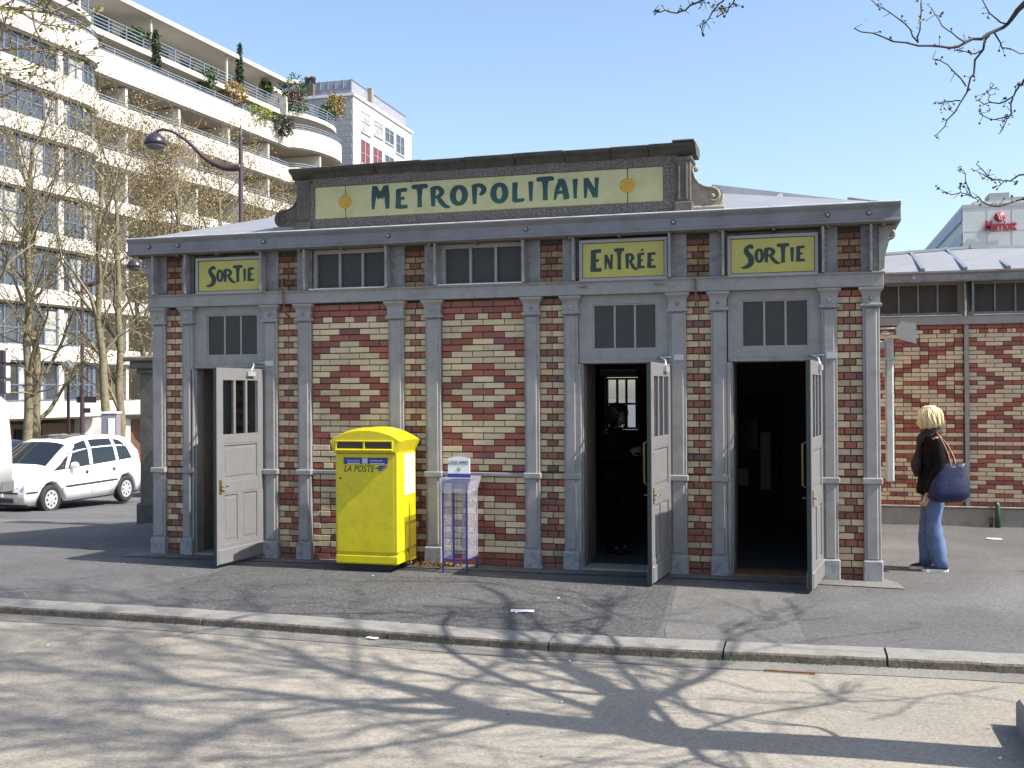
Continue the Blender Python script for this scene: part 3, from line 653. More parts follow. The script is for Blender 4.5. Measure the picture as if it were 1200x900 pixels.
# PARAPET
mb = MB(); PX0, PX1, QX0, QX1, QZ0, QZ1 = -2.50, 1.90, -2.318, 1.646, 3.858, 4.228
mb.box(PX0+.10, QX0, .0, .28, 3.66, 4.33); mb.box(QX1, PX1-.10, .0, .28, 3.66, 4.33); mb.box(QX0, QX1, 0, .28, QZ1, 4.33); mb.box(QX0, QX1, 0, .28, 3.66, QZ0); mb.box(QX0, QX1, .03, .28, QZ0, QZ1)
par = mb.build("parapet", pebble, PV)
for a, b in ((PX0-.03, PX0+.12), (PX1-.12, PX1+.03)):
    mb = MB(); mb.bbox(a, b, -.03, .30, 3.84, 4.28, .008); mb.bbox(a-.02, b+.02, -.05, .32, 3.70, 3.84, .012)
    for k in range(2): mb.bbox(a+.018+k*.075, a+.042+k*.075, -.045, -.02, 3.86, 4.24, .006)
    mb.bbox(a-.02, b+.02, -.045, .32, 4.26, 4.31, .012); mb.build("pier", stone, par)
mb = MB(); cap_prof = [(-.005, 4.325), (-.02, 4.345), (-.05, 4.375), (-.11, 4.398), (-.115, 4.428), (-.10, 4.437), (.38, 4.45), (.40, 4.395), (.35, 4.36), (.30, 4.325)]
xs_c = [PX0-.09]+[-2.05, -1.55, -1.0, -.5, .05, .6, 1.1, 1.5]+[PX1+.09]
for i in range(len(xs_c)-1):
    mb.prism([(y, z+.004*((i*7) % 3-1)) for y, z in cap_prof], xs_c[i]+.004, xs_c[i+1]-.004, 'x')
mb.bbox(PX1-.15, PX1+.075, -.13, .40, 4.44, 4.462, .008); mb.build("cap_moulding", mat("dark_cap_stone", (.050, .045, .040), .9, var=.3, vscale=8, grime=(.10, .095, .075), gscale=9, gamt=.6, bump=.5, bscale=40), par)
mb = MB()
for cx_, a, b in ((0, QX0+.003, -1.945), (0, -1.937, 1.264), (0, 1.272, QX1-.003)):
    mb = MB(); mb.bbox(a, b, .008, .03, QZ0+.003, QZ1-.003, .004); mb.build("enamel_panel", panel_y, par)
for x in (-1.941, 1.268):
    mb = MB(); n = 24
    mb.lathe([(.078, 0), (.078, .002), (.070, .004), (.055, .004), (.05, .002), (.03, .002), (.022, .005), (.001, .006)], n, (x, .008, 4.045), Matrix.Rotation(PI/2, 4, 'X')); mb.build("medallion", gold, par)
mb = MB(); LX = [(-1.618, -1.413), (-1.33, -1.185), (-1.135, -.964), (-.92, -.753), (-.686, -.5), (-.441, -.276), (-.223, -.04), (.017, .156), (.191, .25), (.293, .467), (.474, .637), (.679, .736), (.799, .959)]
for ch, (a, b) in zip("METROPOLITAIN", LX):
    big = ch == 'M' or (ch == 'T'); zb = 3.937 if ch != 'M' else 3.94; hh = .262 if ch == 'M' else (.245 if (ch == 'T') else .212)
    glyph(mb, ch, a, zb, b-a, hh, .008, .002)
mb.build("lettering", letter_g, par)
# scrolls
for sx, x0 in ((1, PX1+.02), (-1, PX0-.02)):
    mb = MB(); cx_, cz = x0+sx*.225, 3.895; R_ = .105
    pts = [(x0-sx*.02, 3.80), (x0-sx*.02, 4.22), (x0+sx*.03, 4.22), (x0+sx*.028, 4.16), (x0+sx*.05, 4.09), (x0+sx*.09, 4.035), (x0+sx*.14, 4.01)]
    pts += [(cx_+sx*R_*math.cos(t), cz+R_*math.sin(t)) for t in [PI*.55-PI*1.05*k/9 for k in range(10)]] + [(cx_-sx*.02, 3.80)]
    mb.prism(pts, .05, .20, 'y'); mb.sphere((x0+sx*.045, .12, 4.20), .035, 8, 6)
    sp = [(cx_+sx*(R_-.015-.0105*k*.5)*math.cos(PI*.6-k*.42), .045, cz+(R_-.015-.0105*k*.5)*math.sin(PI*.6-k*.42)) for k in range(16)]
    mb.tube(sp, [.016]*12+[.015, .014, .012, .01], 6); mb.lathe([(.03, 0), (.03, .012), (.012, .03)], 10, (cx_, .05, cz), Matrix.Rotation(PI/2, 4, 'X'))
    mb.tube([(x0+sx*.02, .05, 4.18), (x0+sx*.04, .045, 4.09), (x0+sx*.085, .045, 4.03), (x0+sx*.145, .045, 3.995), (cx_-sx*.02, .045, cz+R_-.012)], .013, 6)
    mb.build("scroll", stone_lt if sx > 0 else stone, par)
    mb = MB(); mb.bbox(min(x0-sx*.02, x0+sx*.36), max(x0-sx*.02, x0+sx*.36), .02, .24, 3.70, 3.80, .02); mb.build("scroll_base", stone_lt, par)
# ROOF: hipped zinc and wired-glass slopes with ribs
ER0, ER1 = XE0+.02, XE1-.02
RA, RB = (-4.05+.25, 2.3, 4.36), (2.05, 2.3, 4.33); RC = (3.75, 3.0, 4.22)
mb = MB(); f0, f1 = (ER0, -.15, 3.700), (ER1, -.15, 3.700); b0, b1 = (ER0, 5.3, 3.70), (ER1, 5.3, 3.70)
vs = [f0, f1, b1, b0, RA, RB, RC]
mb.add(vs, [(0, 1, 6, 5, 4), (1, 2, 6), (2, 3, 4, 5, 6), (3, 0, 4)])
rf = mb.build("roof", zinc, PV)
def bar(p, q, wd, ht, m_, name="rib"):
    p, q = Vector(p), Vector(q); d = (q-p); L = d.length; d.normalize(); sd = d.cross(Vector((0, 0, 1))).normalized(); up = sd.cross(d)
    M_ = Matrix((( d.x, sd.x, up.x, p.x), (d.y, sd.y, up.y, p.y), (d.z, sd.z, up.z, p.z), (0, 0, 0, 1)))
    mb = MB(); mb.box(0, L, -wd/2, wd/2, 0, ht, M_); return mb.build(name, m_, rf)
for k in range(9):
    x = -4.2+k*.99; x2 = x+.03
    ry = RA if x < RA[0] else None
    if x < 2.25: continue
    top = (x+.02, 2.25, 4.31) if x < 2 else (min(x+.05, 3.6), 2.3+.4*(x-2)/1.7, 4.32-.08*(x-2)/1.7)
    bar((x, -.12, 3.705), top, .05, .03, zinc)
bar((RA[0], RA[1], RA[2]+.0), RB, .12, .06, zinc_dk, "ridge_cap")
bar((RB[0]-.1, RB[1], RB[2]-.02), (RC[0], RC[1], RC[2]-.10), .06, .13, zinc_dk, "ridge_cap")
for k in range(3): bar((f0[0]+.0, 1.2+k*1.1, 3.70), (RA[0]-.05+.0, 2.2+k*.03, 4.36), .04, .03, zinc)
def fold_(v, p): v = v % p; return min(v, p-v)
# side and back walls, floor, ceiling, interior
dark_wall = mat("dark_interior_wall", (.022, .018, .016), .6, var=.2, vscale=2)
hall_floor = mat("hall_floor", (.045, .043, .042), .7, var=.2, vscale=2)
mb = MB(); mb.box(-4.40, -4.18, .03, 5.1, 0, 3.505); mb.box(3.56, 3.755, .03, 5.1, 0, 3.505); sw = mb.build("side_wall", mortar, PV)
for X_, sg in ((3.755, 1), (-4.40, -1)):
    mb = MB(); mats = [cream, redb]
    for r in range(50):
        z = .04+ROW*(r+.5); y = .10+(.11 if r % 2 else 0); k_ = 0
        while y < 4.95:
            mb.cur = 1 if (fold_((k_*2+r % 2)+r, 10) < 2 or fold_((k_*2+r % 2)-r, 10) < 2) else 0
            me = brick_mesh(.214, mats[mb.cur], k=rb.choice([0, 1, 2])); mb.add([(X_-sg*v.co.y, y+.11+v.co.x*sg, z+v.co.z) for v in me.vertices], [tuple(p.vertices) for p in me.polygons]); y += .2225; k_ += 1
    mb.build("brickwork", mats, sw, fix=False)["kind"] = "stuff"
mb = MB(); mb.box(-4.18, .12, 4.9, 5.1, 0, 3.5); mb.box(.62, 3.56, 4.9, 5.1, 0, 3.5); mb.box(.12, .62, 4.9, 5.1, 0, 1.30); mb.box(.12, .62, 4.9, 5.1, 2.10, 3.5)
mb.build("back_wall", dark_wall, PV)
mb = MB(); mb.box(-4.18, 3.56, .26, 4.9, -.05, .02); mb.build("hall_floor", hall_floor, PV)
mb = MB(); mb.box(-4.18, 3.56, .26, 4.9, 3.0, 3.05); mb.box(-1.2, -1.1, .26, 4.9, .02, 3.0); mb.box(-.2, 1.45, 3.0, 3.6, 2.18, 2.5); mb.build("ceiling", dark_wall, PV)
wf = pane_set("back_window", .16, .58, 1.34, 2.06, 3, 4.98, blk, glass("clear_glass", (.95, .97, .98), .0), .03, .03, PV, .05)
mb = MB(); mb.box(.16, .58, 4.93, 4.975, 1.68, 1.71); mb.build("window_bar", blk, wf)
mb = MB(); mb.bbox(.35, .95, 3.2, 3.6, 2.17, 2.40, .02); mb.box(.1, .62, 4.6, 4.89, 2.12, 2.2); mb.build("ceiling_duct", mat("duct_paint", (.5, .49, .5), .6), PV)
tk = thing("ticket_machine", "dark ticket machine standing against the hall wall seen through the right doorway", "ticket machine", (2.0, 3.9, .02))
mb = MB(); mb.bbox(0, .7, 0, .5, 0, 1.75, .03); mb.build("cabinet", mat("machine_grey", (.004, .004, .0045), .9), tk)
mb = MB(); mb.bbox(.08, .42, -.012, .0, 1.05, 1.45, .005); mb.build("screen", dkglass, tk)
mb = MB(); mb.bbox(.1, .3, -.02, .0, .55, .8, .01); mb.bbox(.45, .6, -.02, 0, .5, 1.3, .01); mb.build("coin_tray", mat("tray_grey", (.035, .036, .038), .5), tk)
# fixings: hook bar on the second strip, rod on the fifth, conduit box, flood lamp
mb = MB(); mb.tube([(-2.69, -.03, 3.19), (-2.685, -.09, 3.17), (-2.64, -.12, 2.80), (-2.63, -.02, 2.76)], .012, 6); mb.build("hook_bar", rust, PV); mb = MB(); mb.tube([(1.975, -.03, 3.05), (1.975, -.10, 3.03), (1.98, -.10, 2.74)], .011, 6)
mb.build("hook_bar", rust, PV)
mb = MB(); mb.bbox(3.835, 3.915, .30, .38, .95, 2.42, .015); mb.bbox(3.76, 3.95, .29, .39, 2.18, 2.21, .006); mb.bbox(3.76, 3.835, .31, .37, 2.30, 2.38, .01); mb.bbox(3.755, 3.84, .32, .36, 1.0, 1.05, .004)
mb.build("cable_conduit", mat("conduit_grey", (.34, .36, .36), .45, var=.08, grime=(.2, .2, .19)), PV)
mb = MB(); mb.prism([(3.93, 2.50), (3.985, 2.565), (4.125, 2.545), (4.125, 2.345), (3.95, 2.40)], .22, .30, 'y'); mb.tube([(3.76, .26, 2.44), (3.86, .26, 2.44), (3.96, .26, 2.47)], .014, 6); mb.tube([(3.76, .26, 2.50), (3.96, .26, 2.50)], .01, 6)
mb.build("flood_lamp", mat("lamp_grey", (.27, .27, .26), .5), PV)
for x in (.80, 1.60):
    mb = MB(); mb.bbox(x-.045, x+.045, -.115, -.078, 2.985, 3.005, .003); mb.build("bracket", iron_old, PV)
# cracked mortar crumbs / leaf debris by the post box
# ================================================================== REAR WING
WG = thing("station_wing", "long low brick wing with red diamond pattern and zinc roof behind the woman", "station building", (0, 0, 0))
WY = 4.8
def wpanel(x0, x1, z0, z1): mb = MB(); mb.box(x0, x1, WY+.008, WY+.3, z0, z1); return mb.build("brick_panel", mortar, WG)
# red runs per course, in half-brick units, read from the wall: left panel and right panel
WL = {1: [(-3, -2.5), (-1.5, -.5), (.4, 3.5), (4.4, 5.5), (6.4, 7.5), (8.4, 9.4)], 3: [(-3, 4), (8, 9.4)], 4: [(-3, 5), (7, 9.4)], 5: [(-2, 2), (4, 8)], 6: [(-3, 1), (5, 7)], 7: [(-4, 0), (4, 6)], 8: [(-5, -1), (3, 5)], 9: [(-4, -1), (2, 4), (8, 9.4)], 10: [(-2, -1), (1, 3), (7, 9.4)],
      11: [(-1, -.5), (0, 2), (6, 8)], 12: [(-1, 1), (5, 7)], 13: [(-2, 0), (2, 6), (8, 9.4)], 14: [(-3, 1), (5, 7)], 15: [(0, 2), (6, 8)], 16: [(-1, -.5), (1, 3), (7, 9.4)], 17: [(-2, -1), (2, 4), (8, 9.4)], 18: [(-3, -1), (3, 5)], 19: [(-4, 0), (4, 6)], 20: [(-3, 1), (5, 7)], 21: [(-2, 2), (4, 8)],
      22: [(1, 5), (7, 9.4)], 23: [(2, 4), (8, 9.4)], 24: [(1, 5), (7, 9.4)]}
WR = {1: [(1.3, 2.3), (3.4, 4.4), (5.5, 6.4)], 3: [(0, 1), (5, 7)], 4: [(0, 2), (4, 7)], 5: [(1, 5)], 6: [(2, 4)], 7: [(3, 5)], 8: [(4, 6)], 9: [(0, 1), (5, 7)], 10: [(0, 2), (6, 7)], 11: [(1, 3)], 12: [(2, 4)], 13: [(0, 1), (3, 7)], 14: [(2, 4)], 15: [(1, 3)], 16: [(0, 2), (6, 7)], 17: [(0, 1), (5, 7)],
      18: [(4, 6)], 19: [(3, 5)], 20: [(2, 4)], 21: [(1, 5)], 22: [(0, 2), (4, 7)], 23: [(0, 1), (5, 7)], 24: [(0, 2), (4, 7)]}
WB = {30: [(2, 6)], 31: [(1, 3), (5, 7)], 32: [(0, 2), (6, 7)], 33: [(0, 1), (3, 5)], 35: [(0, 1), (3, 5)], 36: [(2, 6)], 37: [(1, 3), (5, 7)], 38: [(0, 2), (6, 7)], 39: [(3, 5)]}
UW = .112; PW = .0598
for pi, (x0, x1) in enumerate(((3.80, 5.178), (5.238, 6.62), (6.68, 8.1))):
    p = wpanel(x0, x1, .27, 2.78)
    for r in range(42):
        z = 2.780-PW*(r+.5)
        if r in (0, 26, 28, 41): red = [(-9, 99)]
        elif pi == 0: red = WL.get(r, []) + [(q0-2.6, q1-2.6) for q0, q1 in WB.get(r, [])] + [(q0+4.4, q1+4.4) for q0, q1 in WB.get(r, [])]
        else: red = [q for q in (WR.get(r) or WB.get(r) or [])]; red = red+[(14-q1, 14-q0) for q0, q1 in red]
        lo = -4 if pi == 0 else 0; hi = 9.4 if pi == 0 else 14
        X_ = (lambda n: 5.178-(9.1-n)*UW) if pi == 0 else (lambda n: x0+(n-.05)*UW)
        cuts = set([lo, hi]); 
        for q0, q1 in red:
            for q in (q0, q1):
                if lo < q < hi: cuts.add(q)
        cuts = sorted(cuts)
        for i in range(len(cuts)-1):
            a, b = cuts[i], cuts[i+1]; isred = any(q0 <= (a+b)/2 <= q1 for q0, q1 in red); t = a
            off = r % 2
            while t < b-.01:
                nt_ = math.floor(t+1e-6)+1
                if (nt_-off) % 2: nt_ += 1
                nt_ = min(b, nt_); xa, xb = max(x0, X_(t)), min(x1, X_(nt_))
                if xb-xa > .03: put_brick(p, xa, xb, z, isred, xb-xa > .15 and 4.1 < xa < 6.2, pale=True)
                t = nt_
flush_bricks(300, WY, .052)
for xa, xb in ((5.18, 5.236), (6.62, 6.68), (8.1, 8.2)): mb = MB(); mb.box(xa, xb, WY-.05, WY+.2, .26, 2.78); mb.build("post", iron, WG)
mb = MB(); mb.bbox(3.76, 14, WY-.10, WY+.3, 2.782, 2.90, .005); mb.build("lintel_beam", iron, WG)
mb = MB(); mb.bbox(3.7, 14, WY-.07, WY+.3, -.05, .25, .012); q = mb.build("concrete_base", conc, WG)
mb = MB(); mb.bbox(3.7, 14, WY-.10, WY+.3, .252, .272, .005); mb.build("coping", stone_lt, q)
mb = MB(); mb.box(8.2, 14, WY+.01, WY+.3, .27, 2.78); mb.build("wall", redb, WG)
for (x0, x1) in ((3.82, 5.10), (5.32, 6.62), (6.8, 8.1)):
    f = pane_set("clerestory_window", x0, x1, 2.955, 3.34, 5, WY+.02, iron_old, wireglass, .03, .022, WG)
    mb = MB(); mb.bbox(x0-.04, x1+.04, WY-.125, WY-.02, 2.903, 2.916, .003); mb.build("sill", gutter_lip, f)
    mb = MB(); mb.box(x0, x1, WY+.05, WY+.3, 2.93, 3.37); mb.build("wall", soffit_m, WG)
for x in (5.16, 5.26, 6.68, 6.76):
    mb = MB(); mb.box(x-.03, x+.03, WY-.06, WY+.1, 2.90, 3.38); mb.box(x-.008, x+.008, WY-.3, WY-.06, 2.95, 3.38); mb.build("upper_post", iron_old, WG)
mb = MB(); mb.box(3.74, 14, WY-.32, WY+.3, 3.37, 3.39); mb.build("soffit", soffit_m, WG)
mb = MB(); mb.prism([(WY-.36, 3.35), (WY-.38, 3.365), (WY-.355, 3.38), (WY-.35, 3.45), (WY-.39, 3.475), (WY-.39, 3.495), (WY-.3, 3.495), (WY-.3, 3.35)], 3.74, 14, 'x'); fw_ = mb.build("fascia", iron_old, WG)
for x in (4.5, 5.9, 7.3): mb = MB(); star(mb, x, WY-.35, 3.42, .03); mb.build("bolt_rosette", steel, fw_)
# wing roof: slope up to a ridge that runs away to the right
mb = MB(); e0, e1 = (3.9, WY-.36, 3.50), (14, WY-.36, 3.50); r0, r1, r2 = (3.9, 5.6, 3.86), (6.37-.9, 6.35, 4.02), (14, 9.8, 4.02)
mb.add([e0, e1, r2, r1, r0, (14, 12, 3.5), (3.9, 9, 3.5)], [(0, 1, 2, 3, 4), (4, 3, 2, 5, 6)]); rf = mb.build("roof", zinc, WG)
bar(r0, r1, .08, .04, zinc_dk, "ridge_cap"); bar(r1, r2, .10, .05, zinc_dk, "ridge_cap")
for k in range(6):
    x = 4.62+k*.54; tx = x+.30; ty = 5.6+(tx-3.9)/(r1[0]-3.9)*.75 if tx < r1[0] else 6.35+(tx-r1[0])*.404
    tz = 3.86+(tx-3.9)/(r1[0]-3.9)*.16 if tx < r1[0] else 4.02
    bar((x, WY-.36, 3.505), (x-.02, ty, tz-.01 if False else 3.5+(ty-(WY-.36))*(tz-3.5)/(ty-(WY-.36))), .05, .035, zinc_dk if k < 4 else zinc)
# green pipe end and small stub on the wing's base
pp = MB(); pp.tube([(5.57, WY-.15, -.02), (5.57, WY-.15, .22), (5.57, WY-.14, .30), (5.55, WY-.12, .35)], [.035, .035, .034, .03], 10); pp.tube([(5.49, WY-.12, -.02), (5.49, WY-.12, .14)], .022, 8)
tag(pp.build("vent_pipe", mat("pipe_green", (.03, .06, .035), .4, var=.2)), "short dark green pipe standing against the concrete base of the rear wing", "pipe")
# ================================================================== POST BOX
PB = thing("post_box", "bright yellow post box with domed hood standing before the brick wall", "post box", (-1.40, -.44, 0))
x0, x1, y0, y1 = -1.757, -1.043, -.70, -.17
mb = MB(); mb.bbox(x0, x1, y0, y1, .20, 1.26, .018); mb.bbox(x0, x1, y0-.004, y1, .085, .185, .015); mb.box(x0+.01, x1-.01, y0+.01, y1-.01, .18, .21)
local_build(mb, "body", yel, PB)
mb = MB(); mb.box(x0+.03, x1-.05, y0-.003, y0+.01, .215, 1.235); local_build(mb, "door", yel, PB)
mb = MB(); mb.prism([(x0+.06, .10), (x1-.06, .10), (x1-.14, -.02), (x0+.10, -.02)][::-1], y0+.06, y1-.05, 'y'); local_build(mb, "base", blk, PB)
hx0, hx1, hy0, hy1 = x0-.045, x1+.045, y0-.055, y1+.03
def arch(x0, x1, z0, z1, n=14): return [(x0+(x1-x0)*k/n, z0+(z1-z0)*(1-(2*k/n-1)**2)**.8) for k in range(n+1)]
mb = MB(); cxp = (x0+x1)/2
def ring(y, inset, zb, zs, zt):
    return [(x0+.012+inset, y, zb), (hx0+inset, y, zs)] + [(a, y, b) for a, b in arch(hx0+inset, hx1-inset, zs, zt)][1:-1] + [(hx1-inset, y, zs), (x1-.012-inset, y, zb)]
mb.loft([ring(hy0+.004, .012, 1.265, 1.385, 1.495), ring(hy0, .016, 1.265, 1.385, 1.487)][::-1]+[ring(hy0+.012, .0, 1.255, 1.375, 1.50), ring(hy0+.10, .0, 1.255, 1.38, 1.505), ring(hy0+.11, .0, 1.255, 1.385, 1.52), ring(hy1-.12, .0, 1.255, 1.385, 1.52), ring(hy1-.11, 0, 1.255, 1.38, 1.505), ring(hy1, .01, 1.255, 1.37, 1.49)], True, False)
local_build(mb, "hood", yel, PB)
mb = MB(); mb.prism([(x0+.05, 1.30), (x1-.05, 1.30), (x1-.06, 1.372), (x0+.06, 1.372)], hy0-.0035, hy0+.01, 'y'); hs = local_build(mb, "letter_slot", mat("slot_shadow_grey", (.045, .035, .025), .7), PB)
mb = MB(); mb.bbox(x0+.03, x1-.03, hy0-.028, hy0+.005, 1.272, 1.300, .010); mb.bbox(x0+.03, x0+.05, hy0-.014, hy0+.005, 1.30, 1.385, .004); mb.bbox(x1-.05, x1-.03, hy0-.014, hy0+.005, 1.30, 1.385, .004)
mb.bbox(cxp-.012, cxp+.012, hy0-.014, hy0+.003, 1.30, 1.375, .004); mb.bbox(x0+.03, x1-.03, hy0-.016, hy0+.004, 1.372, 1.386, .004); local_build(mb, "slot_lip", yel, PB)
mb = MB(); mb.bbox(x0+.10, x0+.60, y0-.008, y0-.001, 1.135, 1.205, .003); lb = local_build(mb, "label_plate", blue, PB)
mb = MB(); mb.box(x0+.315, x0+.375, y0-.0105, y0-.0075, 1.14, 1.20); mb.box(x0+.145, x0+.29, y0-.0095, y0-.0075, 1.138, 1.15); mb.box(x0+.40, x0+.57, y0-.0095, y0-.0075, 1.138, 1.149)
for k in range(9): mb.box(x0+.145+k*.016, x0+.155+k*.016, y0-.0095, y0-.0075, 1.165, 1.177)
for k in range(7): mb.box(x0+.41+k*.02, x0+.425+k*.02, y0-.0095, y0-.0075, 1.168, 1.178)
mb.v = [(a-PB.location.x, b-PB.location.y, c) for a, b, c in mb.v]; o = mb.build("label_print", mat("label_print_grey", (.45, .47, .55), .5), lb)
mb = text_mesh("LA POSTE", .098, Matrix.Translation((x0+.10, y0-.0045, 1.055)) @ FRONT, .001, .22, .0005, 1.02, sx=.80)
local_build(mb, "lettering", mat("post_lettering", (.05, .045, .02), .5), PB)
mb = MB(); bx_ = x0+.455; y_ = y0-.006
for k, (a, b, c) in enumerate(((.03, .15, 1.105), (.0, .13, 1.085), (.03, .10, 1.065))): mb.prism([(bx_+a, c), (bx_+b, c+.004), (bx_+b-.03, c+.018), (bx_+a+.02, c+.018)], y_-.0005*k, y0-.003, 'y')
local_build(mb, "bird_emblem", blue, PB)
mb = MB(); mb.lathe([(.012, 0), (.012, .01), (.004, .013)], 10, (x0+.065, y0-.002, .985), Matrix.Rotation(PI/2, 4, 'X')); local_build(mb, "lock", brass, PB)
mb = MB(); mb.bbox(x1+.001, x1+.006, -.52, -.23, .80, 1.235, .002); nt_ = local_build(mb, "notice", paper_w, PB)
mb = MB()
for k in range(13): mb.box(x1+.0062, x1+.0068, -.49, -.49+(.10 if k == 0 else .16+.06*((k*5) % 3)), 1.20-k*.026, 1.207-k*.026)
mb.v = [(a-PB.location.x, b-PB.location.y, c) for a, b, c in mb.v]; mb.build("notice_print", mat("grey_print", (.5, .52, .58), .6), nt_)
mb = MB(); mb.prism([(-.40, .088), (-.185, .088), (-.185, .52), (-.25, .50), (-.36, .42), (-.40, .34)], x1+.0005, x1+.003, 'x'); local_build(mb, "side_plate", mat("worn_ochre_paint", (.50, .36, .015), .4, var=.1), PB)
mb = MB(); rr = random.Random(5)
for i in range(340):
    x = rr.gauss(-.85, .12); y = rr.gauss(-.13, .05); s = rr.uniform(.008, .028); a = rr.uniform(0, 6)
    mb.add([(x+s*math.cos(a), y+s*math.sin(a), .012), (x-s*.3*math.sin(a), y+s*.3*math.cos(a), .02+rr.random()*.03), (x-s*math.cos(a), y-s*math.sin(a), .012)], [(0, 1, 2)])
tag(mb.build("leaf_litter", leafm, fix=False), "drift of small brown leaves behind the yellow post box", "litter", kind='stuff')

# ================================================================== LEAFLET STAND
LS = thing("leaflet_stand", "clear plastic leaflet stand on blue legs with a LOGIC-IMMO header card", "leaflet stand", (-.47, -.38, 0))
a0, a1, b0, b1 = -.605, -.345, -.55, -.20
bp = mat("blue_tube", (.03, .035, .17), .4)
for (x, y) in ((a0, b0), (a1, b0), (a0, b1), (a1, b1)):
    mb = MB(); mb.box(x-.009, x+.009, y-.009, y+.009, 0, .95); local_build(mb, "leg", bp, LS)
mb = MB()
for z in (.13, .94):
    mb.box(a0+.009, a1-.009, b0-.006, b0+.006, z, z+.018); mb.box(a0+.009, a1-.009, b1-.006, b1+.006, z, z+.018); mb.box(a0-.006, a0+.006, b0+.009, b1-.009, z, z+.018); mb.box(a1-.006, a1+.006, b0+.009, b1-.009, z, z+.018)
for k in range(5): mb.box(a0+.01, a1-.01, b0+.10, b0+.106, .22+k*.13, .225+k*.13)
for k in range(3): mb.box(a0+.06+k*.06, a0+.064+k*.06, b0+.094, b0+.10, .15, .93)
for k in range(5): mb.tube([(a0+.05+k*.04, b0+.05+.03*(k % 2), .30+.10*(k % 3)), (a0+.07+k*.04, b0+.12, .38+.07*k)], .004, 4)
local_build(mb, "wire_frame", bp, LS)
pl = bpy.data.materials.new("clear_scratched_plastic"); pl.use_nodes = True; t = pl.node_tree; pb = t.nodes["Principled BSDF"]
pb.inputs["Base Color"].default_value = (.50, .50, .54, 1); pb.inputs["Roughness"].default_value = .18; pb.inputs["Specular IOR Level"].default_value = .6
nzn = t.nodes.new("ShaderNodeTexNoise"); nzn.inputs["Scale"].default_value = 9; nzn.inputs["Detail"].default_value = 6; rmp = t.nodes.new("ShaderNodeMapRange"); rmp.inputs[1].default_value = .35; rmp.inputs[2].default_value = .7; rmp.inputs[3].default_value = .12; rmp.inputs[4].default_value = .34
t.links.new(nzn.outputs[0], rmp.inputs[0]); t.links.new(rmp.outputs[0], pb.inputs["Alpha"]); MATS["plastic"] = pl
mb = MB(); mb.box(a0+.010, a0+.10, b0+.012, b0+.016, .15, .93); mb.box(a1-.06, a1-.010, b0+.012, b0+.016, .15, .93); mb.box(a1+.010, a1+.013, b0, b1, .15, .95); mb.box(a0-.013, a0-.010, b0, b1, .15, .95); mb.box(a0, a1, b1+.01, b1+.014, .15, .95)
local_build(mb, "plastic_sides", pl, LS)
pl2 = mat("frosted_lilac_plastic", (.50, .50, .60), .25, var=.12); pl2.node_tree.nodes["Principled BSDF"].inputs["Alpha"].default_value = .45
mb = MB(); q0 = [(a0-.02, b0-.01, .84), (a1+.01, b0-.01, .84), (a1+.01, b1, .84), (a0-.02, b1, .84)]; q1 = [(a0-.03, b0-.03, .99), (a1+.05, b0-.03, .99), (a1+.05, b1+.02, .99), (a0-.03, b1+.02, .99)]; q2 = [(p[0]*.97-.012, p[1], .995) for p in q1]
mb.loft([q0, q1], True, False); local_build(mb, "leaflet_tray", pl2, LS)
mb = MB(); n = 10; zt = 1.19; hdr = [(a0+.02, .985), (a1+.0, .985), (a1+.0, zt)]+[(a1+.0-(a1-a0-.02)*k/n, zt+.022*math.sin(PI*k/n)) for k in range(1, n)]+[(a0+.02, zt)]
mb.prism(hdr, -.44, -.425, 'y'); h_ = local_build(mb, "header_card", white, LS)
mb = MB(); mb.box(a0+.015, a1+.005, -.447, -.42, .985, 1.03); mb.tube([(a, -.432, b) for a, b in hdr[2:]], .0055, 4); mb.v = [(p[0]-LS.location.x, p[1]-LS.location.y, p[2]) for p in mb.v]; mb.build("card_edge", blue, h_)
mb = text_mesh("LOGIC-IMMO", .058, Matrix.Translation((a0+.026, -.4415, 1.125)) @ FRONT, .0008, 0, 0, .95, sx=.66); mb.v = [(p[0]-LS.location.x, p[1]-LS.location.y, p[2]) for p in mb.v]; mb.build("lettering", mat("dark_print", (.04, .04, .06), .5), h_)
mb = MB(); ax = (a0+a1)/2+.01; mb.prism([(ax-.009, 1.10), (ax+.009, 1.10), (ax+.009, 1.075), (ax+.026, 1.082), (ax+.026, 1.072), (ax, 1.045), (ax-.026, 1.072), (ax-.026, 1.082), (ax-.009, 1.075)], -.4425, -.44, 'y'); mb.v = [(p[0]-LS.location.x, p[1]-LS.location.y, p[2]) for p in mb.v]; mb.build("arrow", mat("green_print", (.22, .42, .03), .5), h_)

# ================================================================== STONE PIER behind the left corner
def local_thing(name, label, cat, loc): return thing(name, label, cat, loc)
pc = at_depth(177, 600, 17.6); zb = terrain(pc.x, pc.y)
PR = thing("stone_pier", "weathered stone gate pier with flat cap behind the left corner of the station", "pier", (pc.x, pc.y, zb))
H_ = 2.50-zb
pierm = mat("pier_stone", (.15, .135, .11), .9, var=.2, vscale=6, grime=(.05, .045, .04), gscale=4, gamt=.6, bump=.4, bscale=40)
mb = MB(); mb.bbox(-.12, .16, -.13, .16, .30, H_-.28, .015); mb.build("shaft", pierm, PR)
mb = MB(); mb.bbox(-.17, .22, -.18, .22, -.2, .34, .03); mb.build("plinth", stone, PR)
mb = MB(); mb.bbox(-.17, .2, -.17, .2, H_-.28, H_-.20, .02); mb.bbox(-.24, .26, -.25, .26, H_-.20, H_-.08, .02); mb.bbox(-.32, .32, -.32, .32, H_-.08, H_, .02); mb.build("cap", pierm, PR)
FW = thing("boundary_wall", "brick boundary wall with stone coping running back from the stone pier", "wall", (pc.x+.18, pc.y+.05, zb))
mb = MB(); mb.box(.0, 1.6, -.02, .2, -.2, 1.95); mb.build("wall_core", mortar, FW)
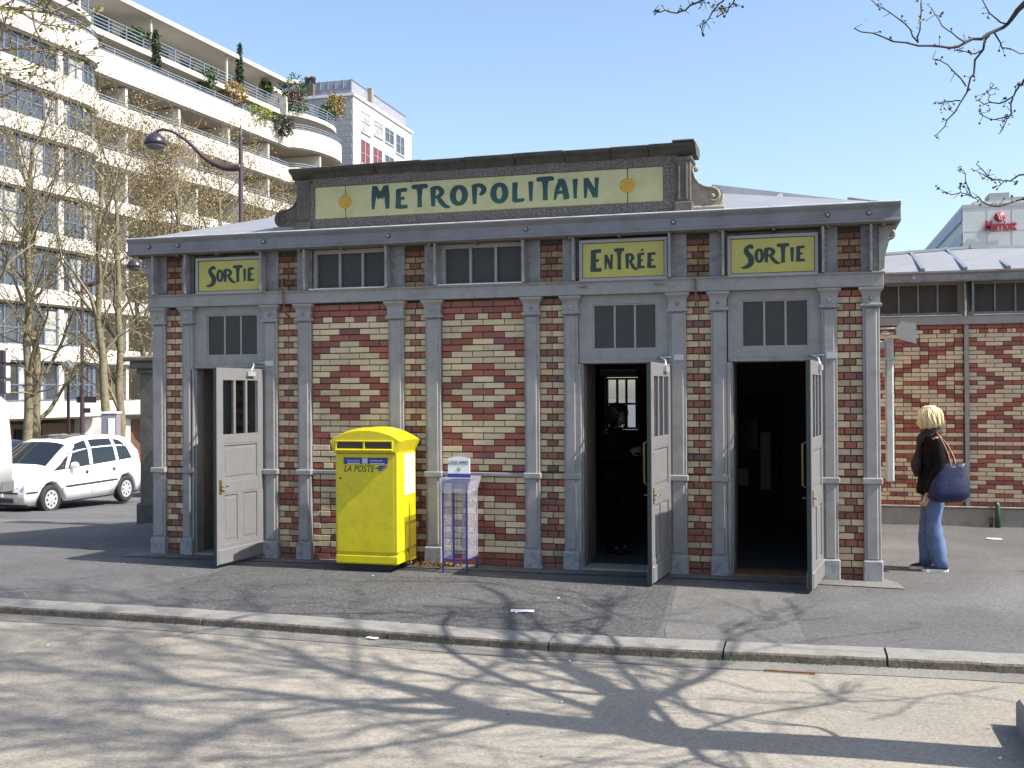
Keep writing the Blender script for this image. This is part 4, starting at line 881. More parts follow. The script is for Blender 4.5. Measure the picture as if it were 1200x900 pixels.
bmesh_d = brick_mesh(.205, redb, k=1); bmesh_c = brick_mesh(.205, cream, k=1)
for r in range(27):
    for k in range(5):
        o = link("brick", bmesh_c if (r*3+k*2) % 5 == 0 else bmesh_d, FW); o.location = (.12+k*.222+(.11 if r % 2 else 0), -.025, .08+r*.0687)
mb = MB(); mb.bbox(-.02, 1.6, -.08, .26, 1.95, 2.03, .015); mb.build("coping", stone_lt, FW)

# ================================================================== CARS
car_white = mat("white_car_paint", (.74, .74, .75), .18, coat=.6); tyre = mat("tyre_rubber", (.018, .018, .019), .8, var=.2); rim_m = mat("wheel_cover_silver", (.48, .49, .50), .35, metal=.35)
carglass = mat("tinted_car_glass", (.014, .018, .022), .06, spec=.45); trim = mat("dark_bumper_trim", (.03, .022, .022), .55); lampg = mat("headlamp_glass", (.55, .57, .58), .08, spec=.9, var=.3, vscale=25); seatm = mat("seat_fabric", (.05, .05, .055), .8)
def car(name, label, cat, loc, rz, paint, L=4.05, Wd=1.70, H=1.60, kind='mpv', group=None):
    """x forward, y left, z up; origin at ground under the middle"""
    T = thing(name, label, cat, loc, rz, group)
    hw = Wd/2
    # side profile stations: x, hood/roof height, shoulder height
    if kind == 'mpv': top = [(-2.02, .80), (-2.0, 1.02), (-1.93, 1.20), (-1.80, 1.42), (-1.55, 1.56), (-1.0, 1.61), (-.3, 1.62), (.25, 1.58), (.62, 1.47), (1.02, 1.22), (1.38, 1.00), (1.62, .93), (1.85, .82), (1.98, .68), (2.02, .52)]
    else: top = [(-2.02, .75), (-2.0, .92), (-1.9, 1.02), (-1.6, 1.15), (-1.2, 1.38), (-.6, 1.45), (.1, 1.43), (.5, 1.30), (1.0, 1.0), (1.25, .92), (1.65, .85), (1.88, .75), (1.99, .62), (2.02, .50)]
    s = L/4.04; rings = []
    xs_ = [-2.03, -2.01, -1.96, -1.85, -1.7, -1.55, -1.35, -1.1, -.8, -.5, -.2, .1, .35, .6, .8, 1.0, 1.15, 1.3, 1.45, 1.6, 1.75, 1.88, 1.97, 2.02]
    def th(x):
        for i in range(len(top)-1):
            if top[i][0] <= x <= top[i+1][0]:
                t = (x-top[i][0])/(top[i+1][0]-top[i][0]); return top[i][1]+(top[i+1][1]-top[i][1])*t
        return top[0][1] if x < top[0][0] else top[-1][1]
    belt = lambda x: min(th(x)-.02, .93+.0*(x)-.045*(x+.2)*(1 if x > 0 else .8)) if abs(x) < 1.95 else min(th(x)-.02, .85)
    for x in xs_:
        t = th(x)*H/1.62; bl = belt(x)*H/1.62; e = 1-.11*max(0, (abs(x)-1.35)/.68)**2; w_ = hw*e; low = .22 if abs(x) < 1.9 else .30
        cab = max(0, min(1, (t-bl)/.5)); tw = w_*(1-.16*cab)
        arch_ = 0
        for wx in (-1.28, 1.30):
            d = abs(x-wx)
            if d < .37: arch_ = max(arch_, math.sqrt(.37**2-d*d)+.30)
        lo = max(low, arch_)
        r = [(x*s, -w_*.96, lo), (x*s, -w_, max(.50, lo+.04)), (x*s, -w_*.995, max(.7*H/1.62, lo+.06)), (x*s, -w_*.965, bl), (x*s, -(w_*.965*(.35)+tw*.65) if cab > .05 else -w_*.93, bl+(t-bl)*.6), (x*s, -tw*.90, t-.035-.02*cab), (x*s, -tw*.60, t), (x*s, 0, t+.012)]
        r += [(p[0], -p[1], p[2]) for p in r[-2::-1]]
        rings.append(r)
    mb = MB(); mb.loft(rings, True, True); body = mb.build("body", paint, T)
    mb = MB(); mb.box(-1.9*s, 1.9*s, -hw*.85, hw*.85, .18, .45); mb.build("underbody", blk, body)
    def sidey(x, z, sgn, off=.004):
        """y of the body side at x, height z"""
        i = min(range(len(xs_)), key=lambda k: abs(xs_[k]*s-x)); 
        j = min(max(i+(1 if x > xs_[i]*s else -1), 0), len(xs_)-1)
        def yat(rg):
            pts = [(p[2], -p[1]) for p in rg[:8]]
            for q in range(len(pts)-1):
                if pts[q][0] <= z <= pts[q+1][0]: t = (z-pts[q][0])/max(1e-6, pts[q+1][0]-pts[q][0]); return pts[q][1]+(pts[q+1][1]-pts[q][1])*t
            return pts[-1][1] if z > pts[-1][0] else pts[0][1]
        a, b = yat(rings[i]), yat(rings[j]); xa, xb = xs_[i]*s, xs_[j]*s
        t = 0 if abs(xb-xa) < 1e-6 else max(0, min(1, (x-xa)/(xb-xa)))
        return sgn*(a+(b-a)*t+off)
    def side_patch(name, poly, m_, off=.006, parent=T, sgn=None, sub=5):
        for sg in ((1, -1) if sgn is None else (sgn,)):
            # quad strip between lower and upper edge
            lo_, up_ = poly; mb = MB(); n = len(lo_); vs = []
            for k in range(n):
                for q in range(sub+1):
                    x = lo_[k][0]+(up_[k][0]-lo_[k][0])*q/sub; z = lo_[k][1]+(up_[k][1]-lo_[k][1])*q/sub; vs.append((x, sidey(x, z, sg, off), z))
            fs = [(k*(sub+1)+q, k*(sub+1)+q+1, (k+1)*(sub+1)+q+1, (k+1)*(sub+1)+q) for k in range(n-1) for q in range(sub)]
            mb.add(vs, fs, True); mb.build(name, m_, parent, fix=False)
    def lerp(a, b, n): return [(a[0]+(b[0]-a[0])*k/n, a[1]+(b[1]-a[1])*k/n) for k in range(n+1)]
    if kind == 'mpv':
        side_patch("side_window", (lerp((.02, .965), (.74, .925), 6), lerp((.02, 1.50), (.42, 1.42), 6)), carglass)
        side_patch("side_window", (lerp((-.92, .99), (-.10, .965), 6), lerp((-.86, 1.50), (-.10, 1.505), 6)), carglass)
        side_patch("side_window", (lerp((-1.52, 1.03), (-1.03, 1.0), 5), [(-1.42, 1.22), (-1.34, 1.33), (-1.24, 1.41), (-1.16, 1.455), (-1.06, 1.47), (-.97, 1.485)]), carglass)
        side_patch("side_window", (lerp((.84, .925), (1.20, .91), 4), [(.60, 1.30), (.70, 1.22), (.83, 1.12), (.96, 1.03), (1.19, .915)]), carglass)
        side_patch("window_seal", (lerp((-1.55, 1.015), (1.22, .895), 10), lerp((-1.55, 1.03), (1.22, .910), 10)), trim, .007, sub=1)
    else:
        side_patch("side_window", (lerp((.0, .92), (.78, .90), 6), lerp((.0, 1.33), (.32, 1.28), 6)), carglass); side_patch("side_window", (lerp((-1.1, .94), (-.08, .92), 6), lerp((-.95, 1.30), (-.08, 1.34), 6)), carglass)
    # front and rear screens follow the body
    def screen(x0, x1, name):
        ks = [k for k in range(len(xs_)) if x0 <= xs_[k] <= x1]; mb = MB(); vs = []
        for k in ks:
            rg = rings[k]; y6 = rg[5][1]*.97
            for q in range(7):
                y = y6+(-2*y6)*q/6; z = rg[7][2]-(rg[7][2]-rg[5][2])*(abs(y)/abs(rg[5][1]))**3+.006; vs.append((rg[0][0], y, z))
        mb.add(vs, [(i*7+q, i*7+q+1, (i+1)*7+q+1, (i+1)*7+q) for i in range(len(ks)-1) for q in range(6)], True)
        mb.v = [(a+.006, b, c+.006) for a, b, c in mb.v]; mb.build(name, carglass, T, fix=False)
    screen(.58, 1.32, "windscreen"); screen(-1.98, -1.68, "rear_window")
    if kind == 'mpv':
        ks = [k for k in range(len(xs_)) if -.55 <= xs_[k] <= .4]; mb = MB(); vs = [(rings[k][0][0], y, rings[k][7][2]+.008-.02*abs(y)) for k in ks for y in (-.42, 0, .42)]
        mb.add(vs, [(i*3+q, i*3+q+1, (i+1)*3+q+1, (i+1)*3+q) for i in range(len(ks)-1) for q in range(2)], True); mb.build("sunroof", carglass, T, fix=False)
    side_patch("rub_strip", (lerp((-1.0, .54), (.88, .52), 10), lerp((-1.0, .58), (.88, .56), 10)), trim, .014, sub=1)
    side_patch("door_gap", (lerp((-.035, .30), (-.045, .95), 6), lerp((-.045, .30), (-.055, .95), 6)), trim, .003, sub=1)
    side_patch("door_gap", (lerp((.93, .36), (.93, .9), 5), lerp((.94, .36), (.94, .9), 5)), trim, .003, sub=1); side_patch("door_gap", (lerp((-.96, .68), (-1.02, .98), 4), lerp((-.97, .68), (-1.03, .98), 4)), trim, .003, sub=1)
    for sg in (1, -1):
        for xh in (.14, -.82):
            mb = MB(); mb.sphere((xh, sidey(xh, .80, sg, .005), .80), .05, 8, 6, (1.1, .35, .9)); mb.build("door_handle", trim, T)
        mb = MB(); mb.sphere((.66, sg*(hw+.07), .985), .10, 10, 8, (.75, 1.0, .72)); mb.box(.62, .70, sg*(hw-.06) if sg > 0 else -(hw+.0), (hw+.0) if sg > 0 else -(hw-.06), .93, .96); mb.build("wing_mirror", paint, T)
        # headlamp
        mb = MB(); vs = []; 
        for (x, z, yk) in ((2.00, .60, .66), (1.90, .60, .86), (1.72, .66, .93), (1.52, .78, .94), (1.60, .84, .92), (1.78, .80, .84), (1.93, .72, .70)):
            vs.append((x*s+.012, sg*hw*yk*.985+.01*sg, z))
        vs += [(p[0]-.08, p[1]*.93, p[2]-.0) for p in vs]
        n = 7; mb.add(vs, [tuple(range(n)), tuple(range(2*n-1, n-1, -1))]+[(i, i+n, (i+1) % n+n, (i+1) % n) for i in range(n)]); mb.build("headlight", lampg, T)
        mb = MB(); mb.bbox(-2.045*s, -1.93*s, sg*hw*.74 if sg > 0 else -hw*.9, hw*.9 if sg > 0 else -hw*.74, .72, 1.12, .02); mb.build("tail_light", mat("red_lens", (.35, .02, .02), .15), T)
        for wx in (-1.28*s, 1.30*s):
            Mw = Matrix.Translation((wx, sg*(hw-.20), .305)) @ Matrix.Rotation(-sg*PI/2, 4, 'X')
            mb = MB(); mb.lathe([(.19, 0), (.285, 0), (.303, .03), (.305, .15), (.295, .185), (.27, .195), (.20, .19), (.19, .17)], 26, (0, 0, 0), Mw); wt = mb.build("wheel", tyre, T)
            mb = MB(); mb.lathe([(.205, .14), (.205, .178), (.195, .186), (.175, .178), (.07, .186), (.04, .195), (.001, .198)], 26, (0, 0, 0), Mw); mb.build("rim", rim_m, wt)
            mb = MB()
            for k in range(8):
                a = 2*PI*k/8; mb.lathe([(.026, 0), (.026, .005)], 8, (0, 0, 0), Mw @ Matrix.Translation((.13*math.cos(a), .13*math.sin(a), .181)))
            mb.build("wheel_slot", trim, wt)
    mb = MB(); mb.bbox(1.965*s, 2.045*s, -.6, .6, .47, .505, .01); mb.bbox(2.0*s, 2.05*s, -.34, .34, .60, .68, .01); mb.bbox(1.98*s, 2.04*s, -.5, .5, .29, .38, .01); mb.build("grille", trim, T)
    for sg in (1, -1):
        side_patch("bumper_strip", (lerp((1.70, .475), (1.99, .475), 4), lerp((1.70, .51), (1.99, .51), 4)), trim, .012, sgn=sg, sub=1)
        mb = MB(); mb.bbox(1.93*s, 2.0*s, sg*.52 if sg > 0 else -.72, .72 if sg > 0 else -.52, .30, .39, .02); mb.build("fog_lamp", lampg, T)
    mb = MB(); mb.bbox(2.0*s, 2.055*s, -.26, .26, .40, .51, .008); mb.bbox(-2.055*s, -2.0*s, -.26, .26, .62, .73, .008); mb.build("number_plate", white, T)
    return T
def on_terrain(x, y): return (x, y, terrain(x, y))
cw = car("parked_car", "white five door family car with sunroof parked facing the camera at the left", "car", (-13.15, 9.38, -.63), -PI/2, car_white)
for n_, (gx, gz) in enumerate(()): pass
car("parked_car", "blue car half hidden behind the white family car and the white van", "car", on_terrain(-19.2, 13.8), -PI/2, mat("blue_car_paint", (.014, .026, .11), .2, coat=.6), kind='saloon')
car("parked_car", "silver white car showing its nose behind the white family car beside the stone pier", "car", (-12.9, 14.9, terrain(-12.9, 14.9)), -PI/2+.05, mat("silver_car_paint", (.55, .57, .58), .2, coat=.5), kind='saloon')
# van: only its rear corner shows at the left edge
vx, vy = -12.22, 3.40
VN = thing("parked_van", "white delivery van with a grey bumper cut off by the left edge of the photo", "van", (vx, vy, terrain(vx, vy)), -PI/2)
van_p = mat("van_cream_white", (.62, .62, .56), .3, coat=.3)
rings = []
for x, zt_, w_ in ((-2.3, 2.1, .93), (-1.2, 2.22, .96), (.3, 2.22, .96), (.62, 2.12, .95), (.95, 1.72, .93), (1.2, 1.30, .92), (1.6, 1.12, .90), (1.95, .98, .86), (2.05, .6, .80)):
    rings.append([(x, -w_, .35), (x, -w_*1.02, .8), (x, -w_, min(1.25, zt_-.1)), (x, -w_*.90, zt_-.10), (x, -w_*.75, zt_), (x, w_*.75, zt_), (x, w_*.90, zt_-.10), (x, w_, min(1.25, zt_-.1)), (x, w_*1.02, .8), (x, w_, .35)])
mb = MB(); mb.loft(rings, True, True); mb.build("body", van_p, VN)
mb = MB(); mb.bbox(1.5, 2.14, -.9, .93, .28, .58, .05); mb.build("bumper", mat("grey_bumper", (.12, .12, .125), .6), VN); mb = MB(); mb.bbox(-2.36, -2.0, -.94, .97, .3, .56, .04); mb.build("bumper", mat("grey_bumper", (.12, .12, .125), .6), VN)
mb = MB(); mb.prism([(-.1, 1.25), (.85, 1.22), (.45, 1.88), (-.1, 1.92)], .935, .968, 'y'); mb.build("side_window", carglass, VN)
mb = MB(); mb.add([(.72, -.8, 2.03), (.72, .8, 2.03), (1.22, .86, 1.33), (1.22, -.86, 1.33)], [(0, 1, 2, 3)]); mb.v = [(a+.03, b, c+.02) for a, b, c in mb.v]; mb.build("windscreen", carglass, VN, fix=False)
for sx in (-1.4, 1.3):
    for sy in (.74, -.95):
        Mw = Matrix.Translation((sx, sy, .33)) @ Matrix.Rotation(-PI/2, 4, 'X'); mb = MB(); mb.lathe([(.2, 0), (.32, 0), (.33, .03), (.33, .18), (.3, .2), (.2, .2)], 20, (0, 0, 0), Mw); mb.build("wheel", tyre, VN)
# scooter beside the far car
sc_p = at_depth(152, 522, 31); sz = terrain(sc_p.x, sc_p.y)
SCO = thing("parked_scooter", "parked scooter with a red top box seen above the cars beside the stone pier", "scooter", (sc_p.x, sc_p.y, sz), .6)
mb = MB(); mb.tube([(.55, 0, .95), (.62, 0, .5), (.66, 0, .28)], [.09, .12, .05], 8); mb.bbox(-.55, .25, -.14, .14, .45, .72, .05); mb.bbox(-.1, .5, -.15, .15, .25, .33, .03); mb.build("body", mat("scooter_grey", (.12, .12, .13), .3), SCO)
mb = MB(); mb.bbox(-.60, .1, -.15, .15, .72, .84, .04); mb.build("seat", blk, SCO)
mb = MB(); mb.bbox(-.85, -.45, -.2, .2, .86, 1.2, .06); mb.build("top_box", mat("red_plastic", (.40, .02, .02), .3), SCO)
mb = MB(); mb.tube([(.55, -.34, 1.08), (.6, 0, 1.02), (.55, .34, 1.08)], .02, 6); mb.sphere((.66, 0, 1.0), .09, 8, 6); mb.build("handlebar", blk, SCO)
for x in (.68, -.6): mb = MB(); mb.lathe([(.14, -.05), (.24, -.05), (.25, 0), (.24, .05), (.14, .05)], 16, (x, 0, .25), Matrix.Rotation(PI/2, 4, 'X')); mb.build("wheel", tyre, SCO)
sc_h = at_depth(160, 508, 31.5)
# ================================================================== PEOPLE
skin = mat("skin", (.52, .29, .20), .5, var=.04); hairb = mat("blonde_hair", (.72, .60, .36), .45, var=.16, vscale=45, bump=.6, bscale=90, fine=.25); hairk = mat("dark_hair", (.012, .009, .008), .4)
denim = mat("blue_denim", (.075, .125, .25), .75, var=.22, vscale=9, bump=.5, bscale=45, fine=.12); coatm = mat("black_wool", (.006, .006, .0075), .9, spec=.12, var=.3, vscale=12, bump=.5, bscale=30)
navy = mat("navy_nylon", (.010, .014, .050), .45, spec=.3, var=.25, vscale=10, bump=.7, bscale=14); strapm = mat("tan_leather", (.22, .085, .04), .5); shoe_m = mat("dark_canvas", (.02, .016, .025), .7); sole_m = mat("white_rubber", (.6, .6, .6), .6)
darkcloth = mat("dark_brown_cloth", (.008, .005, .005), .9, spec=.1, var=.3); darkcloth2 = mat("dark_trousers", (.005, .005, .006), .9, spec=.1)
def ering(c, rx, ry, n=18, tilt=0, bump=None):
    out = []
    for k in range(n):
        a = 2*PI*k/n; rr_ = 1+(bump(a) if bump else 0); p = Vector((rx*rr_*math.cos(a), ry*rr_*math.sin(a), 0))
        if tilt: p = Matrix.Rotation(tilt, 3, 'Y') @ p
        out.append(Vector(c)+p)
    return out
def skinned(name, joints, edges, parent, m_, lv=2, root=0):
    """one continuous surface grown over a joint skeleton"""
    me = bpy.data.meshes.new(name); me.from_pydata([j[:3] for j in joints], edges, []); o = link(name, me, parent)
    md = o.modifiers.new("skin", 'SKIN'); md.use_smooth_shade = True; md.branch_smoothing = .6
    for i, v in enumerate(me.skin_vertices[0].data):
        r = joints[i][3]; v.radius = r if hasattr(r, '__len__') else (r, r); v.use_root = (i == root)
    sb = o.modifiers.new("sub", 'SUBSURF'); sb.levels = lv; sb.render_levels = lv
    me.materials.append(m_)
    dg = bpy.context.evaluated_depsgraph_get(); me2 = bpy.data.meshes.new_from_object(o.evaluated_get(dg)); o.modifiers.clear(); o.data = me2
    for p in me2.polygons: p.use_smooth = True
    return o
def body_mesh(parent, arms, legs, head_yaw=0, lean=0, m_=None):
    J = []; Ed = []
    def j(x, y, z, r, par=None):
        J.append((x, y, z, r)); 
        if par is not None: Ed.append((par, len(J)-1))
        return len(J)-1
    pel = j(0, 0, .93, (.115, .145)); wa = j(0, 0, 1.06, (.095, .12), pel); ch = j(-.01+lean*.3, 0, 1.25, (.11, .145), wa); sh = j(0+lean*.5, 0, 1.36, (.075, .10), ch); nk = j(.01+lean*.7, 0, 1.43, (.05, .05), sh); nk2 = j(.025+lean, 0, 1.485, (.048, .048), nk)
    for s_ in (1, -1):
        A = arms[0 if s_ > 0 else 1]
        a = j(0+lean*.5, s_*.155, 1.355, .05, sh); b = j(*A[0], .040, a); c = j(*A[1], .031, b); d = j(*A[2], .023, c)
        Ljt = legs[0 if s_ > 0 else 1]
        h = j(0, s_*.085, .87, (.09, .085), pel); k = j(*Ljt[0], .055, h); an = j(*Ljt[1], .038, k); f_ = j(Ljt[1][0]+.09, Ljt[1][1], .045, .03, an)
    return skinned("body", J, Ed, parent, m_ or skin)
def hand(parent, wrist, direction, palm_n, m_=None, side=1, name="hand", curl=.5):
    """palm and five separate bent fingers"""
    d = Vector(direction).normalized(); n = Vector(palm_n).normalized(); n = (n-d*n.dot(d)).normalized(); t = d.cross(n)*side; W = Vector(wrist); mb = MB()
    rings = []
    for q, (l, hw_, ht) in enumerate(((-.02, .024, .018), (.01, .028, .018), (.04, .037, .017), (.075, .040, .014), (.09, .036, .010))):
        rings.append([W+d*l+t*(hw_*math.cos(a))+n*(ht*math.sin(a)) for a in [2*PI*k/12 for k in range(12)]])
    mb.loft(rings)
    for k, (off, L) in enumerate(((.030, .068), (.010, .076), (-.010, .072), (-.029, .056))):
        p = W+d*.080+t*off; pts = [p]; ang = .15
        for sg in range(3): ang += curl*.75+.08*k; pts.append(pts[-1]+(d*math.cos(ang)+n*math.sin(ang))*L*(.45, .32, .23)[sg])
        mb.tube(pts, [.0095, .009, .008, .0062], 8)
    p = W+d*.022+t*.030; pts = [p, p+(d*.6+t*.65+n*.35).normalized()*.035, p+(d*.6+t*.65+n*.35).normalized()*.035+(d*.85+t*.1+n*.5).normalized()*.032, p+(d*.6+t*.65+n*.35).normalized()*.035+(d*.85+t*.1+n*.5).normalized()*.056]
    mb.tube(pts, [.013, .011, .0095, .007], 8)
    return mb.build(name, m_ or skin, parent)
def head_mesh(parent, c, yaw=0, m_=None, pitch=0):
    """x forward; skull with brow, nose, lips, chin, ears"""
    bm = bmesh.new(); bmesh.ops.create_uvsphere(bm, u_segments=28, v_segments=20, radius=1)
    for v in bm.verts:
        x, y, z = v.co; X = x*.098; Y = y*.074; Z = z*.118
        if z < 0: k = -z; Y *= 1-.33*k*k; X = X*(1-.12*k)+(.018*k if x > 0 else .014*k)
        if x > .3:
            f = (x-.3)/.7; X -= .012*f*math.exp(-((z-.02)/.16)**2)*(1 if abs(y) > .12 else .15)
            X += .026*math.exp(-(y/.13)**2)*math.exp(-((z+.22)/.13)**2)*f + .014*math.exp(-(y/.12)**2)*math.exp(-((z+.08)/.16)**2)*f
            X += .008*math.exp(-(y/.28)**2)*(math.exp(-((z+.46)/.05)**2)+math.exp(-((z+.56)/.05)**2))*f + .010*math.exp(-(y/.3)**2)*math.exp(-((z+.8)/.14)**2)*f
            X += .006*math.exp(-((z-.16)/.08)**2)*f
        v.co = (X, Y, Z)
    for s_ in (1, -1):
        e = bmesh.ops.create_uvsphere(bm, u_segments=8, v_segments=6, radius=.03)
        for v in e['verts']: v.co = Vector((v.co.x*.65-.005, v.co.y*.25+s_*.073, v.co.z*1.0-.012))
    R = Matrix.Translation(c) @ Matrix.Rotation(yaw, 4, 'Z') @ Matrix.Rotation(pitch, 4, 'Y')
    mb = MB(); mb.bm(bm, R, True); mb.tube([R @ Vector((-.02, 0, -.07)), R @ Vector((-.02, 0, -.16))], [.05, .052], 12)
    h = mb.build("head", m_ or skin, parent)
    mb = MB()
    for s_ in (1, -1): mb.sphere(tuple(R @ Vector((.080, s_*.030, .004))), .0105, 8, 6)
    mb.build("eye", mat("eye_white", (.6, .6, .58), .2), h); mb = MB()
    for s_ in (1, -1): mb.sphere(tuple(R @ Vector((.0875, s_*.030, .004))), .0052, 8, 6)
    mb.build("iris", blk, h); mb = MB(); mb.tube([R @ Vector((.089, -.022, -.060)), R @ Vector((.0965, 0, -.059)), R @ Vector((.089, .022, -.060))], [.003, .0055, .003], 6); mb.build("mouth", mat("lips", (.42, .12, .10), .4), h)
    return h, R
def hair_cap(parent, R, m_, length=.12, seed=1, name="hair", full=1.0):
    rr = random.Random(seed); mb = MB()
    bm = bmesh.new(); bmesh.ops.create_uvsphere(bm, u_segments=36, v_segments=22, radius=1)
    for v in bm.verts:
        x, y, z = v.co; nn = noise.noise(Vector((x*3+seed, y*3, z*2)))*.07+noise.noise(Vector((x*11, y*11, z*2.5+seed)))*.045
        k = 1.0+nn; v.co = Vector((x*.118*k*full-.016, y*.098*k*full, z*.128*k+.022 if z > -.2 else z*.128*(1+.55*length/.12*max(0, -z-.2))*k+.022))
        if x > .45 and z < .48: v.co.x = min(v.co.x, .052); 
    dl = [v for v in bm.verts if v.co.x > .045 and v.co.z < .045 and abs(v.co.y) < .052]
    bmesh.ops.delete(bm, geom=dl, context='VERTS'); mb.bm(bm, R, True)
    for i in range(190):     # locks
        a = rr.uniform(.75, 2*PI-.75); top = Vector((.05*math.cos(a)-.01, .045*math.sin(a), .142)); rad = 1.05+rr.uniform(-.06, .13)
        mid = Vector((.115*math.cos(a)*rad*full-.016, .096*math.sin(a)*rad*full, rr.uniform(.02, .07))); end = Vector((.112*math.cos(a+rr.gauss(0, .15))*rad-.016, .098*math.sin(a)*rad, -.03-length*rr.uniform(.2, 1.1)))
        up = Vector((top.x*1.6, top.y*1.6, .125)); pts = catmull([tuple(q) for q in (top, up, mid, end)], 3)
        mb.tube([R @ Vector(q) for q in pts], [.003+.0055*math.sin(PI*min(1, k/(len(pts)-1)+.12)) for k in range(len(pts))], 4)
    return mb.build(name, m_, parent, fix=False)
def folds(seed, amp, f=3): return lambda a: amp*noise.noise(Vector((math.cos(a)*f, math.sin(a)*f, seed)))
def trousers(parent, m_, legs, name="jeans", flare=.0, wide=1.0):
    mb = MB(); N = 18
    for s_ in (1, -1):
        K, A = legs[0 if s_ > 0 else 1]; H0 = (0, s_*.075, .90); rings = []
        path = [(Vector(H0), .105, .092), (Vector((0, s_*.085, .80)), .100, .090)]
        for t in (.2, .4, .6, .8, 1.0): p = Vector((0, s_*.085, .80)).lerp(Vector(K), t); path.append((p, .098-.030*t, .088-.024*t))
        for t in (.12, .25, .4, .6, .8, 1.0): p = Vector(K).lerp(Vector(A)+Vector((0, 0, -.045)), t); path.append((p, .070+.012*math.sin(PI*t)+flare*t, .063+.010*math.sin(PI*t)+flare*t))
        for i, (p, rx, ry) in enumerate(path): rings.append(ering(p, rx*wide*(1+.035*math.sin(i*2.3)), ry*wide, N, 0, folds(i*.8+s_*7, .20, 2)))
        mb.loft(rings)
    mb.loft([ering((0, 0, z), rx, ry, N) for z, rx, ry in ((.80, .10, .14), (.88, .118, .165), (.96, .115, .162), (1.03, .10, .14))])
    return mb.build(name, m_, parent)
def shoe(parent, A, s_, m_, name="shoe", sole=None):
    mb = MB(); x, y = A[0], A[1]; rings = []
    for q, (dx, w_, h) in enumerate(((-.075, .022, .05), (-.06, .034, .085), (-.01, .038, .10), (.05, .040, .085), (.10, .044, .062), (.15, .042, .05), (.175, .022, .035))):
        rings.append([(x+dx, y+w_*math.cos(a), .026+(h-.026)*max(0, math.sin(a))) for a in [PI*k/8 for k in range(9)]])
    mb.loft(rings); o = mb.build(name, m_, parent)
    mb = MB(); pts = [(-.082, 0), (-.07, .03), (0, .038), (.08, .046), (.14, .046), (.178, .028), (.188, 0), (.178, -.03), (.14, -.044), (.08, -.042), (0, -.036), (-.07, -.03)]
    mb.prism([(x+a, y+b) for a, b in pts], .0, .03, 'z'); mb.build("sole", sole or sole_m, o)
    return o
# --- the woman outside
WM = thing("person", "blonde woman in black coat and blue jeans with a navy bag standing by the wing", "person", (4.33, .80, 0), PI+.12)
legs = [((.012, .085, .49), (-.045, .085, .09)), ((.05, -.085, .49), (.045, -.08, .09))]     # left, right
armsW = [((-.02, .235, 1.10), (.075, .225, .90), (.105, .215, .80)), ((-.03, -.225, 1.10), (.03, -.215, .93), (.02, -.19, .86))]
body_mesh(WM, armsW, legs)
hd, R = head_mesh(WM, (.045, 0, 1.565), -.30, None, .12); hair_cap(WM, R, hairb, .06, 3, full=1.04)
trousers(WM, denim, legs, flare=.006, wide=1.0)
for s_, l in ((1, legs[0]), (-1, legs[1])): shoe(WM, l[1], s_, shoe_m)
mb = MB(); N = 26
cs = [(.80, .155, .185, .005), (.86, .158, .19, .005), (.95, .150, .182, .0), (1.04, .135, .168, -.005), (1.13, .138, .172, -.01), (1.22, .142, .182, -.012), (1.30, .135, .185, -.012), (1.36, .115, .172, -.008), (1.405, .085, .12, .0), (1.44, .065, .08, .008)]
mb.loft([ering((cx_, 0, z), rx, ry, N, 0, folds(z*6, .045, 2)) for z, rx, ry, cx_ in cs]); mb.build("coat", coatm, WM)
for s_, A in ((1, armsW[0]), (-1, armsW[1])):
    mb = MB(); S0 = Vector((-.005, s_*.150, 1.36)); pts = [S0, S0.lerp(Vector(A[0]), .5)+Vector((-.012, s_*.012, 0)), Vector(A[0]), Vector(A[0]).lerp(Vector(A[1]), .5), Vector(A[1]), Vector(A[1]).lerp(Vector(A[2]), .7)]
    pp_ = catmull([tuple(p) for p in pts], 4); nn = len(pp_)
    mb.tube(pp_, [(.066-.018*i/nn)*(1+.06*noise.noise(Vector((i*.9, s_, 0)))) for i in range(nn)], 14); mb.build("sleeve", coatm, WM)
    hand(WM, Vector(A[2])+Vector((.0, 0, .01)), (.25, 0, -1), (.5, -s_*.8, 0), skin, s_, curl=.45)
mb = MB()     # wrapped scarf with a hanging end at the front
for k, (z, rr_, tk) in enumerate(((1.40, .078, .038), (1.445, .072, .036), (1.485, .066, .028))):
    mb.tube([(.012+(rr_*1.0)*math.cos(a), rr_*.95*math.sin(a), z+.012*math.sin(2*a+k)) for a in [2*PI*q/18 for q in range(18)]], [tk*(1+.2*noise.noise(Vector((q*.8, k, 2)))) for q in range(18)], 10, closed=True)
mb.tube(catmull([(.09, .03, 1.42), (.135, .04, 1.34), (.165, .045, 1.22), (.175, .045, 1.08), (.165, .04, .98)], 4), [.03+.016*math.sin(k*.7)+.004*k/4 for k in range(17)], 8)
mb.build("scarf", mat("plum_black_scarf", (.022, .012, .014), .85, var=.4, vscale=30, bump=.5), WM)
